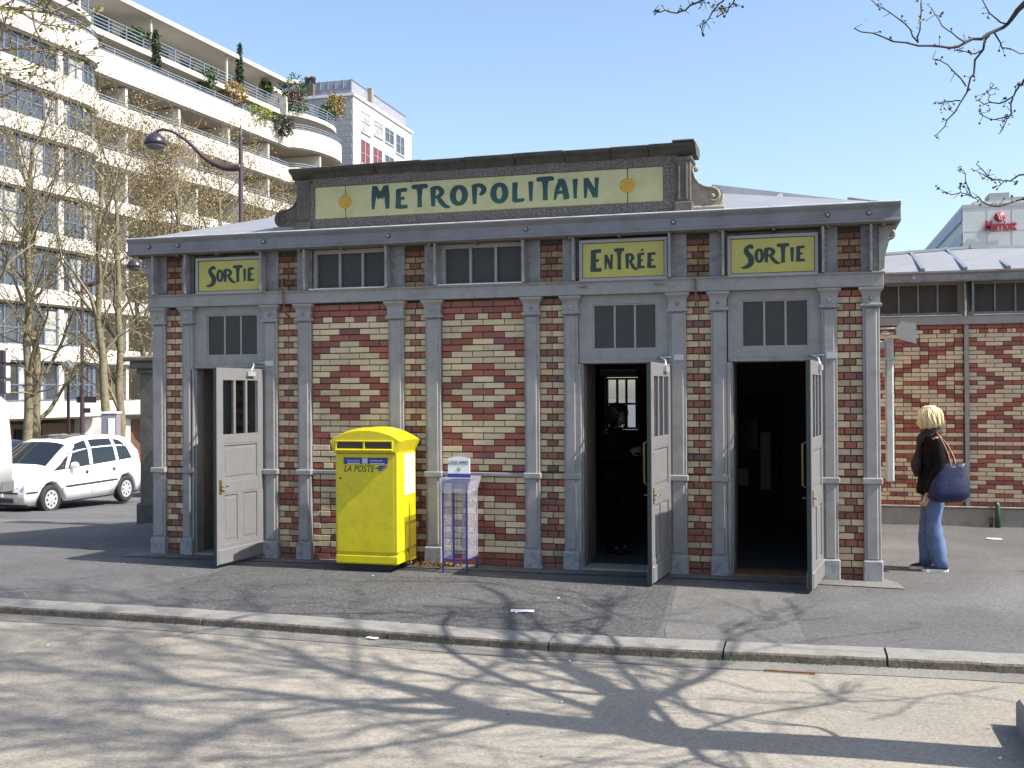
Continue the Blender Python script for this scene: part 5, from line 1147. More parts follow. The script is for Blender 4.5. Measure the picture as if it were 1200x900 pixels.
# shoulder bag: a thing of its own
BG = thing("shoulder_bag", "navy blue nylon bag with tan leather straps hanging from the blonde woman's shoulder", "bag", (4.33, .80, 0), PI+.12)
mb = MB(); rings = []; N = 24
def bagring(z, cx_, rx, ry, seed): return [Vector((cx_+rx*(abs(math.cos(a))**.7)*(1 if math.cos(a) > 0 else -1)*(1+.10*noise.noise(Vector((math.cos(a)*2, math.sin(a)*2, seed)))), .265+ry*(abs(math.sin(a))**.8)*(1 if math.sin(a) > 0 else -1)*(1+.3*noise.noise(Vector((math.cos(a)*3, math.sin(a)*3, seed+5)))), z+.035*((cx_+rx*math.cos(a))+.1)*(-1.0))) for a in [2*PI*k/N for k in range(N)]]
for i, (z, cx_, rx, ry) in enumerate(((.735, -.09, .08, .03), (.75, -.085, .15, .06), (.79, -.08, .20, .085), (.86, -.09, .20, .085), (.94, -.105, .175, .07), (1.02, -.12, .145, .048), (1.09, -.13, .125, .028), (1.13, -.135, .12, .010))): rings.append(bagring(z, cx_, rx, ry, i*.6))
mb.loft(rings); mb.build("bag_body", navy, BG)
mb = MB()
for dy in (-.012, .020):
    mb.tube(catmull([(-.115, .262+dy, 1.09), (-.09, .235+dy, 1.22), (-.055, .20+dy, 1.33), (-.02, .165+dy*.6, 1.412), (-.02, .10, 1.43), (-.10, .13, 1.33), (-.15, .20+dy, 1.20), (-.16, .255+dy, 1.10)], 4), .0085, 6)
mb.bbox(-.165, -.105, .248, .292, 1.045, 1.105, .01); mb.build("strap", strapm, BG)
skin_d = mat("hall_dimmed_skin", (.16, .085, .055), .6)  # skin of the hall figure, the hall's dimness put into its colour
# --- the dim figure in the hall
MP = thing("person", "person in dark clothes standing with raised hands inside the middle doorway", "person", (.92, 1.15, .02), -.65)
legs2 = [((.03, .085, .49), (.0, .085, .09)), ((.02, -.085, .49), (.04, -.085, .09))]; arms2 = [((.05, .24, 1.12), (.24, .16, 1.13), (.30, .10, 1.19)), ((.05, -.24, 1.12), (.25, -.15, 1.12), (.31, -.06, 1.18))]
body_mesh(MP, arms2, legs2, m_=skin_d); hd, R = head_mesh(MP, (.05, 0, 1.575), .1, skin_d, .35); hair_cap(MP, R, hairk, .10, 8)
trousers(MP, darkcloth2, legs2, "trousers")
for s_, l in ((1, legs2[0]), (-1, legs2[1])): shoe(MP, l[1], s_, blk, sole=darkcloth2)
mb = MB(); mb.loft([ering((cx_, 0, z), rx, ry, 24, 0, folds(z*5, .05, 2)) for z, rx, ry, cx_ in cs]); mb.build("jacket", darkcloth, MP)
for s_, A in ((1, arms2[0]), (-1, arms2[1])):
    mb = MB(); S0 = Vector((-.005, s_*.150, 1.36)); pp_ = catmull([tuple(p) for p in (S0, Vector(A[0]), Vector(A[1]), Vector(A[2]))], 4); mb.tube(pp_, [.064-.022*i/len(pp_) for i in range(len(pp_))], 12); mb.build("sleeve", darkcloth, MP)
    hand(MP, A[2], (.8, -s_*.5, .3), (0, -s_, -.4), skin_d, s_, curl=.6)

# ================================================================== STREET LAMPS, SIGNALS
pole_m = mat("maroon_lamp_paint", (.055, .028, .04), .45, var=.1); globe = mat("smoked_globe", (.34, .34, .31), .2)
def lamp(base, ztop, arm_dx, arm_top, head_dz, label, rise, label2=None):
    T = thing("street_lamp", label, "street lamp", base); H = ztop-base[2]
    mb = MB(); mb.lathe([(.16, -.1), (.16, .5), (.11, .6), (.095, 1.2), (.07, 3.5), (.055, H-.4), (.035, H-.05), (.02, H+.25)], 12); mb.build("pole", pole_m, T)
    d = 1 if arm_dx > 0 else -1; A = abs(arm_dx); ax = cam_right.copy(); ax.z = 0; ax.normalize()
    pr = [(0, 0, -rise), (.18*A, 0, -rise*1.02), (.40*A, 0, -rise*.75), (.60*A, 0, -rise*.25), (.78*A, 0, head_dz+.12), (.92*A, 0, head_dz+.20), (1.0*A, 0, head_dz+.12)]
    pts = catmull(pr, 5); n = len(pts)
    mb = MB(); mb.tube([Vector((0, 0, H))+ax*(p[0]*d)+Vector((0, 0, p[2])) for p in pts], [.10-.065*min(1, i/(n*.55)) for i in range(n)], 8)
    mb.build("arm", pole_m, T); c = Vector((0, 0, H))+ax*(A*d)+Vector((0, 0, head_dz))
    sc_ = .82
    mb = MB(); mb.lathe([(r_*.85, z_*.85+.02) for r_, z_ in ((.02, .18), (.05, .14), (.12, .10), (.26, -.02), (.33, -.16), (.34, -.26), (.31, -.26), (.05, -.1))], 18, tuple(c)); mb.build("lamp_shade", mat("lamp_shade_grey", (.05, .042, .055), .3, metal=.3), T)
    mb = MB(); mb.lathe([(r_*.85, z_*.8+.01) for r_, z_ in ((.31, -.27), (.30, -.33), (.22, -.40), (.08, -.44), (.001, -.445))], 18, tuple(c)); mb.build("lamp_bowl", mat("lamp_bowl_smoke", (.12, .115, .11), .15), T)
    return T
p = at_depth(282, 158, 28); g_ = terrain(p.x, p.y)
lamp((p.x, p.y, g_), p.z, -100*28/1250, 0, -.05, "tall maroon street lamp rising behind the roof with its arm pointing left", .85)
p = at_depth(96, 310, 38); g_ = terrain(p.x, p.y)
l2 = lamp((p.x, p.y, g_), p.z, 62*38/1250, 0, .08, "maroon street lamp with curved arm between the two left plane trees", .70)
mb = MB(); za = at_depth(96, 470, 38).z-g_; ax = cam_right; mb.box(-.20, .50, -.02, .02, za-.06, za+.16, Matrix.Rotation(YAW, 4, 'Z')); mb.box(.02, .30, -.06, -.02, za-.42, za-.25, Matrix.Rotation(YAW, 4, 'Z')); mb.build("direction_sign", mat("dark_brown_sign", (.03, .022, .025), .5), l2)
p = at_depth(80, 429, 36); g_ = terrain(p.x, p.y)
GLT = thing("globe_lamp", "small round globe lamp on a thin pole left of the maroon street lamp", "street lamp", (p.x, p.y, g_)); mb = MB(); mb.lathe([(.09, 0), (.06, .5), (.045, p.z-g_-.2), (.09, p.z-g_-.18)], 10); mb.build("pole", pole_m, GLT)
mb = MB(); mb.sphere((0, 0, p.z-g_), .21, 16, 12); mb.build("globe", globe, GLT)
p = at_depth(3, 436, 19.5); g_ = terrain(p.x, p.y)
TL = thing("traffic_light", "dark traffic signal with white backing edge above the van at the left edge", "traffic light", (p.x, p.y, g_), YAW); h0 = p.z-g_
mb = MB(); mb.lathe([(.06, 0), (.055, h0)], 10, (-.28, .05, 0)); mb.box(-.28, -.1, .02, .06, h0, h0+.04); mb.build("pole", pole_m, TL)
for k in range(3):
    mb = MB(); mb.bbox(-.16, .07, -.06, .06, h0+.16-k*.28, h0+.40-k*.28, .02); mb.build("signal_box", mat("signal_black", (.03, .02, .03), .5), TL)
    mb = MB(); mb.bbox(.072, .125, -.05, .05, h0+.17-k*.28, h0+.39-k*.28, .015); mb.build("backing_edge", white, TL)
p = at_depth(127, 505, 30); g_ = terrain(p.x, p.y)
CB = thing("advert_cabinet", "grey street cabinet with a white poster between the two right plane trees", "cabinet", (p.x, p.y, g_), YAW)
mb = MB(); hh = at_depth(127, 485, 30).z-g_; mb.bbox(-.15, .30, -.15, .15, 0, hh, .02); mb.build("cabinet_body", mat("cabinet_grey", (.22, .2, .22), .5), CB); mb = MB(); mb.bbox(-.17, .32, -.17, .17, hh, hh+.06, .01); mb.bbox(.05, .24, -.165, -.152, hh-.75, hh-.12, .004); mb.build("poster", white, CB)
# ================================================================== TREES
bark = mat("plane_bark", (.17, .145, .085), .85, var=.3, vscale=7, grime=(.075, .06, .045), gscale=4, gamt=.8, bump=.5, bscale=20)
twig_m = mat("twig_brown", (.20, .165, .115), .8, var=.2)
twig_d = mat("dark_twig", (.035, .025, .028), .8)
bud_y = mat("spring_bud_ochre", (.25, .185, .07), .7, objvar=.5); bud_g = mat("young_leaf_green", (.16, .19, .035), .6, objvar=.4); green_m = mat("shrub_green", (.05, .095, .025), .6, objvar=.6)
def branch(mb, p, d, r, L, lev, rg, tips, nseg=4, wob=.22, up=.10, sides=5, minr=.006, filt=None):
    pts = [p]; rs = [r]; d = d.normalized(); q = p
    for i in range(nseg):
        d = (d+Vector((rg.gauss(0, wob), rg.gauss(0, wob), rg.gauss(0, wob)*.6+up))).normalized(); q = q+d*L/nseg; pts.append(q); rs.append(max(minr, r*(1-.6*(i+1)/nseg)))
    if filt and any(filt(x) for x in pts): return
    mb.tube(pts, rs, max(3, sides), cap=False)
    if lev <= 0: tips += pts[1:]; return
    n = rg.choice([3, 4])+(1 if lev > 1 else 2)
    for k in range(n):
        t = rg.uniform(.3, 1.0) if k else 1.0; i = min(nseg-1, int(t*nseg)); b = pts[i].lerp(pts[i+1], t*nseg-i if t < 1 else 1)
        nd = (d+Vector((rg.gauss(0, .65), rg.gauss(0, .65), rg.gauss(.1, .4)))).normalized()
        branch(mb, b, nd, max(minr, rs[i]*.55), L*rg.uniform(.45, .72), lev-1, rg, tips, max(2, nseg-1), wob, up*.6, sides-1, minr, filt)
def leaves(mb, tips, n, size, rg, spread=.12):
    for _ in range(n):
        c = rg.choice(tips)+Vector((rg.gauss(0, spread), rg.gauss(0, spread), rg.gauss(0, spread))); s = size*rg.uniform(.5, 1.3)
        a = Vector((rg.gauss(0, 1), rg.gauss(0, 1), rg.gauss(0, 1))).normalized(); b = a.orthogonal().normalized(); c2 = a.cross(b)
        mb.add([c-b*s*.5, c+c2*s*.32, c+b*s*.6, c-c2*s*.36], [(0, 1, 2, 3)])
protos = []
def far_tree(seed, H=14.5, dens=1.0, gold=1.0):
    rg = random.Random(seed); T = thing("plane_tree", "tree", "tree"); tr = MB(); cr = MB(); tips = []
    lean = Vector((rg.gauss(0, .03), rg.gauss(0, .03), 1)); pts = [Vector((0, 0, -.3))]; rs = [.19]
    for k in range(9): pts.append(pts[-1]+Vector((rg.gauss(0, .09), rg.gauss(0, .09), H*.085))); rs.append(.155*(1-.085*k))
    tr.tube(pts, rs, 8, cap=False)
    for k in range(2, 10):
        for q in range(1 if k < 5 else (3 if dens > .8 else 2)):
            a = rg.uniform(0, 2*PI); e = rg.uniform(.9, 2.2)*(1 if k > 4 else 1.1)
            branch(tr if k < 6 and q == 0 else cr, pts[k], Vector((math.cos(a), math.sin(a), e)), rs[k]*.55, rg.uniform(1.9, 3.3)*(1 if k < 8 else .8), 2, rg, tips, 4, .20, .14, 4, .008)
    tr.build("trunk", bark, T, fix=False); c_ = cr.build("crown", twig_m, T, fix=False)
    lm = MB(); leaves(lm, tips, int(3000*gold), .072, rg, .24); lm.build("leaves", [bud_y], c_, fix=False)
    lm = MB(); leaves(lm, tips, int(500*dens), .09, rg, .16); lm.build("leaves", [bud_g], c_, fix=False)
    return T
base_trees = [far_tree(21, 14.0, .5, .35), far_tree(33, 14.5, 1.0, 2.4), far_tree(47, 13.0, .5, .4), far_tree(58, 13.5, 1.0, 2.6)]
spots = [(34, 505, 33, 1.0, 0, "slim plane tree leftmost of the pair in front of the bay windows"), (46, 505, 34.5, 1.02, 2, "thicker plane tree with two limbs right beside the leftmost slim trunk"),
         (121, 505, 33, .98, 2, "leaning plane tree left of the pair beside the grey street cabinet"), (140, 505, 34, .95, 0, "crooked plane tree nearest the stone pier, behind the white family car"),
         (-30, 505, 30, 1.0, 2, "plane tree whose twigs enter from the left edge before the bay windows"), (205, 480, 40, 1.05, 3, "ochre budding plane tree rising behind the left end of the station roof"),
         (250, 480, 45, 1.05, 1, "ochre budding plane tree behind the pole of the tall street lamp"), (300, 480, 50, 1.05, 3, "ochre budding plane tree just left of the parapet scroll"),
         (345, 480, 56, 1.02, 1, "budding plane tree behind the left end of the METROPOLITAIN parapet"), (385, 480, 62, 1.0, 3, "farthest budding plane tree below the grey tiled gable"), (170, 480, 48, 1.05, 1, "dense budding plane tree behind the lamp head at the corner of the balconies")]
used = set()
for i, (px, py, dd, sc, k, lab) in enumerate(spots):
    p = at_depth(px, py, dd); b = base_trees[k]
    if k in used: o = copy_tree(b)
    else: o = b; used.add(k)
    o.location = (p.x, p.y, terrain(p.x, p.y)); o.scale = (sc, sc, sc); o.rotation_euler = (0, 0, i*1.3+.4); tag(o, lab, "tree", "plane trees along the avenue at the left")
# the big plane tree standing just outside the frame on the right: its shadow lies across the road
def shp(px, py, h):
    g_ = gnd(px, py, RZ); return g_ + SUN*((h-2.2)/SUN.z)
def offscreen(P, mx=60):
    v = P-CAM_POS; Z = v.dot(cam_fwd)
    if Z < .3: return False
    x = 600+FOC*v.dot(cam_right)/Z; y = 450-FOC*v.dot(cam_up)/Z
    return -mx < x < 1200+mx and -mx < y < 900+mx          # True when inside the picture
FT = thing("plane_tree", "large bare plane tree at the right whose dark twigs hang into the top right corner", "tree", (5.14, -4.93, -.068))
mb = MB(); rg = random.Random(77); tips = []
def limb(pts, r0, r1, sides=8, sec=0, lev=2, L=1.6):
    P = catmull([tuple(p) for p in pts], 4); n = len(P); mb.tube(P, [r0+(r1-r0)*k/(n-1) for k in range(n)], sides, cap=False)
    for k in range(sec):
        i = rg.randrange(max(1, n//6), n); q = Vector(P[i]); t = Vector(P[i])-Vector(P[i-1]); t.normalize()
        nd = (t*.7+Vector((rg.gauss(0, .6), rg.gauss(0, .6), rg.gauss(.25, .4)))).normalized()
        branch(mb, q, nd, max(.012, (r0+(r1-r0)*i/n)*.5), L*rg.uniform(.6, 1.3), lev, rg, tips, 4, .20, .06, 5, .0075, offscreen)
base = Vector((5.14, -4.93, -.3)); fork = shp(742, 850, 5.35)
limb([base, Vector((5.13, -4.93, .35)), shp(1190, 890, 3.1), shp(1000, 876, 4.0), shp(800, 864, 4.9), fork], .21, .165, 12)
A = shp(735, 823, 5.75); B = shp(747, 813, 6.0)
limb([fork, shp(727, 838, 5.5), A, B], .15, .12, 10)
limb([B, shp(727, 815, 6.3), shp(700, 797, 6.8), shp(673, 785, 7.2), shp(633, 777, 7.8), shp(593, 768, 8.4), shp(587, 712, 9.0), shp(550, 693, 9.6)], .085, .02, 8, 6)
limb([B, shp(773, 815, 6.3), shp(800, 803, 6.7), shp(840, 785, 7.4), shp(850, 760, 8)], .055, .015, 7, 4)
limb([shp(667, 783, 7.3), shp(672, 765, 7.8), shp(700, 735, 8.3), shp(705, 702, 8.9)], .03, .01, 6, 4, 1)
limb([fork, shp(713, 852, 5.6), shp(667, 847, 6.1), shp(613, 842, 6.8), shp(567, 837, 7.3)], .14, .11, 10, 1)
F2 = shp(567, 837, 7.3)
limb([F2, shp(540, 823, 7.7), shp(510, 812, 8.1), shp(440, 798, 8.8), shp(400, 788, 9.2), shp(360, 773, 9.7), shp(327, 757, 10.1), shp(283, 748, 10.6)], .09, .022, 8, 9)
limb([F2, shp(533, 835, 7.7), shp(467, 832, 8.4), shp(400, 824, 9.1), shp(317, 812, 9.9), shp(227, 803, 10.8), shp(200, 792, 11.1), shp(150, 776, 11.8)], .075, .022, 8, 10)
limb([F2, shp(533, 842, 7.7), shp(443, 850, 8.6), shp(400, 862, 9.1), shp(330, 872, 9.6)], .035, .012, 6, 10)
limb([shp(227, 803, 10.8), shp(150, 795, 11.5), shp(60, 782, 12), shp(0, 774, 12.4)], .035, .012, 6, 8)
limb([shp(810, 872, 4.8), shp(820, 887, 5.0), shp(853, 900, 5.2), shp(900, 905, 5.5)], .03, .012, 6, 3)
limb([shp(1000, 876, 4.0), shp(960, 853, 4.4), shp(900, 848, 4.9), shp(833, 836, 5.5), shp(790, 822, 6.0)], .016, .007, 6, 3, 1, .9)
limb([shp(790, 866, 5.0), shp(880, 838, 5.6), shp(987, 822, 5.9), shp(950, 812, 6.4), shp(880, 811, 6.9)], .016, .007, 6, 3, 1, .9)
limb([shp(613, 842, 6.8), shp(480, 870, 7.8), shp(300, 888, 9), shp(100, 890, 10)], .035, .010, 6, 8, 2, 1.8)
limb([shp(360, 773, 9.7), shp(200, 745, 10.6), shp(60, 738, 11.4)], .03, .01, 6, 9, 2, 1.8)
trk = local_build(mb, "trunk", bark, FT)
mb = MB(); DT = 7.6; budpts = []
def px_limb(pts, r0, r1, d0=DT, dj=.5):
    d1 = d0+rg.uniform(-dj, dj); P = [at_depth(x, y, d0+(d1-d0)*k/len(pts)) for k, (x, y) in enumerate(pts)]; Q = catmull([tuple(p) for p in P], 3); n = len(Q)
    Q = [Vector(q)+Vector((rg.gauss(0, .008), rg.gauss(0, .008), rg.gauss(0, .008))) if 0 < i < n-1 else Vector(q) for i, q in enumerate(Q)]
    mb.tube(Q, [r0+(r1-r0)*k/(n-1) for k in range(n)], 5, cap=False)
    for i in range(2, n):
        for _ in range(2 if r0 < .012 else 1):
            if rg.random() < .75:
                dv = Vector((rg.gauss(0, 1), rg.gauss(0, 1), rg.gauss(0, 1))).normalized()*rg.uniform(.02, .075); e = Vector(Q[i])+dv; mb.tube([Q[i], e], [.003, .0018], 3, cap=False); budpts.append(e); 
    return Q
S_ = shp(800, 864, 4.9)
limb_start = S_
P0 = at_depth(1215, 0, 6.9)
mb.tube(catmull([tuple(S_), tuple(S_.lerp(P0, .5)+Vector((0, 0, .3))), tuple(P0), tuple(at_depth(1181, 28, DT))], 4), [.045-.0027*k for k in range(13)], 6, cap=False)
px_limb([(1181, 28), (1159, 39), (1132, 51), (1110, 56), (1076, 52), (1035, 45), (1001, 33)], .014, .004)
px_limb([(1159, 40), (1147, 71), (1132, 105), (1110, 141), (1095, 159)], .010, .003)
px_limb([(1076, 50), (1060, 30), (1037, 10), (1010, -5)], .006, .003); px_limb([(1076, 50), (1078, 25), (1080, -5)], .006, .003); px_limb([(1132, 101), (1110, 77), (1093, 69)], .006, .003); px_limb([(1132, 50), (1105, 30), (1092, 10)], .006, .003)
px_limb([(1125, 118), (1108, 120), (1100, 122)], .005, .003); px_limb([(1181, 28), (1160, 15), (1150, -5)], .007, .003); px_limb([(1165, 38), (1175, 55), (1205, 62)], .007, .003); px_limb([(1150, 60), (1135, 62), (1118, 60)], .005, .003)
mb.tube([S_, at_depth(1260, 60, 7.0), at_depth(1205, 90, 7.4)], [.03, .018, .011], 5, cap=False)
px_limb([(1205, 90), (1195, 100), (1187, 112), (1162, 120), (1144, 118)], .009, .003, 7.4); px_limb([(1187, 115), (1184, 135), (1174, 150)], .006, .003, 7.4); px_limb([(1187, 135), (1165, 140), (1148, 133)], .005, .003, 7.4); px_limb([(1162, 120), (1160, 108), (1165, 100)], .004, .003, 7.4)
mb.tube([S_, at_depth(1290, 170, 7.0), at_depth(1206, 203, 7.4)], [.03, .018, .010], 5, cap=False)
px_limb([(1206, 203), (1190, 207), (1174, 215), (1160, 206), (1144, 192)], .007, .003, 7.4); px_limb([(1175, 212), (1160, 208), (1147, 202)], .005, .003, 7.4)
px_limb([(1215, 222), (1190, 236), (1160, 240), (1140, 232), (1125, 228), (1104, 225)], .007, .003, 7.4); px_limb([(1139, 230), (1133, 215), (1129, 200)], .005, .003, 7.4)
px_limb([(875, -20), (857, 2), (851, 15), (840, 20)], .007, .003, 7.0); px_limb([(851, -5), (838, 10), (828, 25), (823, 37)], .006, .003, 7.0); px_limb([(835, -12), (817, 2), (799, 13), (780, 15), (765, 14)], .008, .003, 7.0)
mb.tube([at_depth(1181, 28, DT)+Vector((.4, -.3, 1.0)), at_depth(1020, -110, 7.3), at_depth(875, -20, 7.0)], [.02, .014, .007], 5, cap=False)
mb.tube([at_depth(1020, -110, 7.3), at_depth(900, -60, 7.0), at_depth(835, -12, 7.0)], [.012, .009, .007], 5, cap=False)
tw = local_build(mb, "hanging_twigs", twig_d, FT)
mb = MB()
for e in budpts:
    if rg.random() < .6: mb.sphere(tuple(e), rg.uniform(.005, .010), 5, 3)
mb.v = [(a-FT.location.x, b-FT.location.y, c-FT.location.z) for a, b, c in mb.v]; mb.build("buds", twig_d, tw, fix=False)["kind"] = "stuff"
mb = MB(); 
if budpts: leaves(mb, budpts, 150, .026, rg, .012)
mb.v = [(a-FT.location.x, b-FT.location.y, c-FT.location.z) for a, b, c in mb.v]; mb.build("leaves", bud_y, tw, fix=False)
# the near plane tree outside the frame on the left
NT = thing("plane_tree", "near plane tree at the left whose leafy budding twigs fill the top left corner", "tree", (-7.4, -4.6, -.12))
mb = MB(); rg = random.Random(5); tips = []
cpt = at_depth(-120, 40, 9.5)
mb.tube(catmull([(-7.4, -4.6, -.3), (-7.35, -4.5, 2), (-7.2, -4.4, 4.0), (-6.9, -4.2, 6.5), (-6.8, -4, 9)], 4), [.22-.009*k for k in range(17)], 10, cap=False)
starts = [((-7.2, -4.4, 4.2), (-30, 60), (40, 55), .03), ((-7.2, -4.4, 4.4), (-30, 10), (60, 15), .035), ((-7.15, -4.3, 4.8), (-40, -40), (90, -10), .03), ((-7.2, -4.4, 4.0), (-40, 120), (30, 100), .02), ((-7.2, -4.4, 4.0), (-60, 190), (-5, 180), .02)]
def xlim(P):
    v = P-CAM_POS; Z = v.dot(cam_fwd); x = 600+FOC*v.dot(cam_right)/Z; y = 450-FOC*v.dot(cam_up)/Z
    return x > 128 or (y > 75+ (128-x)*.45)
for s0, e0, e1, r in starts:
    p1 = at_depth(*e0, 9.3); p2 = at_depth(*e1, 8.8+rg.random()); pts = catmull([s0, tuple(Vector(s0).lerp(p1, .5)+Vector((0, 0, .25))), tuple(p1), tuple(p2)], 5); n = len(pts)
    mb.tube(pts, [r*(1-.75*k/n) for k in range(n)], 6, cap=False)
    for k in range(13):
        i = rg.randrange(n//2, n); d_ = cam_right*rg.uniform(.2, 1)+Vector((rg.gauss(0, .3), rg.gauss(0, .3), rg.gauss(-.1, .5)))
        branch(mb, Vector(pts[i]), d_, r*.3, rg.uniform(.35, .8), 1, rg, tips, 4, .28, -.02, 4, .0035, xlim)
tk = local_build(mb, "trunk", twig_m, NT)
if tips:
    mb = MB(); leaves(mb, tips, 800, .046, rg, .03); mb.v = [(a-NT.location.x, b-NT.location.y, c-NT.location.z) for a, b, c in mb.v]; mb.build("leaves", [mat("near_leaf_olive", (.20, .19, .04), .6, objvar=.4)], NT, fix=False)
    mb = MB()
    for k in range(16): c_ = rg.choice(tips)-Vector((0, 0, .06)); mb.sphere(tuple(c_), .015, 6, 5)
    mb.v = [(a-NT.location.x, b-NT.location.y, c-NT.location.z) for a, b, c in mb.v]; mb.build("seed_balls", mat("seed_ball_brown", (.12, .05, .03), .8), NT, fix=False)["kind"] = "stuff"

# ================================================================== APARTMENT BLOCK
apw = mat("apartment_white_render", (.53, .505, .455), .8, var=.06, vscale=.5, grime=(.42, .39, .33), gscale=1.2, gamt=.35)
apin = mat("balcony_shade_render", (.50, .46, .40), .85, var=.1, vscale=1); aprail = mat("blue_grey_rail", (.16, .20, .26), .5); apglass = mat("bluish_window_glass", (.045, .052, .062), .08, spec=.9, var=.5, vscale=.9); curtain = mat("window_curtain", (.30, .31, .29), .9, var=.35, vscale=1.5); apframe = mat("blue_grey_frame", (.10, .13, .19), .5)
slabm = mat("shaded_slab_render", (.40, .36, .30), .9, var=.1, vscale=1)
AP = thing("apartment_building", "long white apartment block with sweeping balconies, bay windows and roof terraces at the left", "building", (-37, 36, 0))
def ax_(Y, k=3):
    X = -35.95+.085*(Y-37)
    if Y < 37.4: X += 1.45
    elif Y < 40.6: X += 1.45*math.sqrt(max(0, 1-((Y-37.4)/3.2)**2))
    if k <= 5 and 45 < Y < 55: X += 1.3*math.sqrt(max(0, 1-((Y-50)/5)**2))
    if 61 < Y < 68: X += 1.4*math.sqrt(max(0, 1-((Y-64.5)/3.5)**2))
    return X
YS = [18, 22, 26, 30, 33, 35, 36.5, 37.4]+[37.4+3.2*math.sin(PI/2*k/8) for k in range(1, 9)]+[42, 43.5, 45]+[50-5*math.cos(PI*k/12) for k in range(1, 12)]+[55, 57, 59, 61]+[64.5-3.5*math.cos(PI*k/10) for k in range(1, 10)]+[68]
def ribbon(name, k, z0, z1, off, thick, m_, Ys=None, parent=AP):
    Ys = Ys or YS; out = [(ax_(y, k)+off, y) for y in Ys]; inn = [(x-thick, y) for x, y in out]; n = len(out); mb = MB()
    vs = [(x, y, z0) for x, y in out]+[(x, y, z1) for x, y in out]+[(x, y, z0) for x, y in inn]+[(x, y, z1) for x, y in inn]; fs = []
    for i in range(n-1):
        fs += [(i, i+1, n+i+1, n+i), (2*n+i+1, 2*n+i, 3*n+i, 3*n+i+1), (n+i, n+i+1, 3*n+i+1, 3*n+i), (i+1, i, 2*n+i, 2*n+i+1)]
    fs += [(0, n, 3*n, 2*n), (n-1, 3*n-1, 4*n-1, 2*n-1)]; mb.add(vs, fs); d = AP.location; mb.v = [(p[0]-d.x, p[1]-d.y, p[2]) for p in mb.v]; return mb.build(name, m_, parent)
def apb(name, m_, boxes, parent=AP):
    mb = MB(); d = AP.location
    for b in boxes: mb.box(b[0]-d.x, b[1]-d.x, b[2]-d.y, b[3]-d.y, b[4], b[5])
    return mb.build(name, m_, parent)
TZ = [1.55, 4.42, 7.32, 10.22, 13.1, 15.95, 18.72, 21.55]; BH = [.85, .8, .75, .72, .75, .85, 1.1, 1.35]
ly = [y for y in YS if y >= 40.5]
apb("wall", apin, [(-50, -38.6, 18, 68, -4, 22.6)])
for k, (zt_, h_) in enumerate(zip(TZ, BH)):
    ys_k = YS if k > 1 else [y for y in YS if y <= 55]
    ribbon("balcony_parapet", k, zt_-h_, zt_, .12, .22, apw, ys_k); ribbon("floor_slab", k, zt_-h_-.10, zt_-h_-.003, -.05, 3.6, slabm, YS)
    if k < 7:
        zn = TZ[k+1]-BH[k+1]-.19
        # bay glazing
        by = [20+1.74*j for j in range(11)]+[37.4+3.2*math.sin(PI/2*j/4) for j in range(1, 5)]
        by = sorted(set([round(y, 2) for y in by]))
        for i in range(len(by)-1):
            y0, y1 = by[i], by[i+1]
            if y0 < 28: continue
            p0, p1 = (ax_(y0, k)-.22-AP.location.x, y0-36), (ax_(y1, k)-.22-AP.location.x, y1-36)
            f = MB(); g = MB(); c_ = MB(); q = lambda t: (p0[0]+(p1[0]-p0[0])*t, p0[1]+(p1[1]-p0[1])*t)
            for t in (0, .5): a = q(t); f.box(a[0]-.05, a[0]+.05, a[1]-.045, a[1]+.045, zt_-.001, zn)
            a, b = q(0), q(1)
            for z in (zt_+.05, zt_+.85, zn-.08): f.add([(a[0]+.04, a[1], z-.035), (b[0]+.04, b[1], z-.035), (b[0]+.04, b[1], z+.035), (a[0]+.04, a[1], z+.035), (a[0]-.04, a[1], z-.035), (b[0]-.04, b[1], z-.035), (b[0]-.04, b[1], z+.035), (a[0]-.04, a[1], z+.035)], [(0, 1, 2, 3), (7, 6, 5, 4), (3, 2, 6, 7), (0, 4, 5, 1)])
            w_ = f.build("bay_window", apframe, AP)
            g.add([(a[0], a[1], zt_), (b[0], b[1], zt_), (b[0], b[1], zn), (a[0], a[1], zn)], [(0, 1, 2, 3)]); g.build("pane", apglass if (i*5+k*3) % 4 else curtain, w_, fix=False)
        apb("pier", apw, [(-36.2+1.45-.35, -36.2+1.45+.12, 36.55, 36.95, zt_, zn)] if k < 7 else [])
        # loggias: dividing walls, recessed windows, pillars, low rail
        for j, y in enumerate((40.7, 43.6, 48.5, 53.8, 58.6, 63.5, 67.8)):
            apb("loggia_wall", apw, [(-38.7, ax_(y, k)-(.15 if j not in (0,) else .2), y, y+.22, zt_-h_, zn)])
            if j < 6:
                y2 = (43.6, 48.5, 53.8, 58.6, 63.5, 67.8)[j]; wm = apb("loggia_window", apframe, [(-38.6, -38.52, y+.7, y+.76, zt_-h_, zn-.15), (-38.6, -38.52, y2-.7, y2-.64, zt_-h_, zn-.15), (-38.6, -38.52, (y+y2)/2, (y+y2)/2+.06, zt_-h_, zn-.15), (-38.6, -38.52, y+.76, y2-.7, zn-.22, zn-.15)])
                apb("pane", apglass if (j+k) % 3 else curtain, [(-38.58, -38.55, y+.76, y2-.7, zt_-h_, zn-.22)], wm)
        if k >= 5:
            for z in (zt_+.12, zt_+.28): ribbon("rail", k, z, z+.05, .05, .05, aprail, ly)
for i in range(5):
    for z in (21.75, 21.95, 22.12): 
        pass
for z in (21.62, 21.78, 21.94): ribbon("rail", 7, z, z+.045, .06, .05, aprail)
for k in range(30): y = 20+1.6*k; apb("rail_post", aprail, [(ax_(y, 7)+.0, ax_(y, 7)+.06, y, y+.06, 21.5, 21.98)])
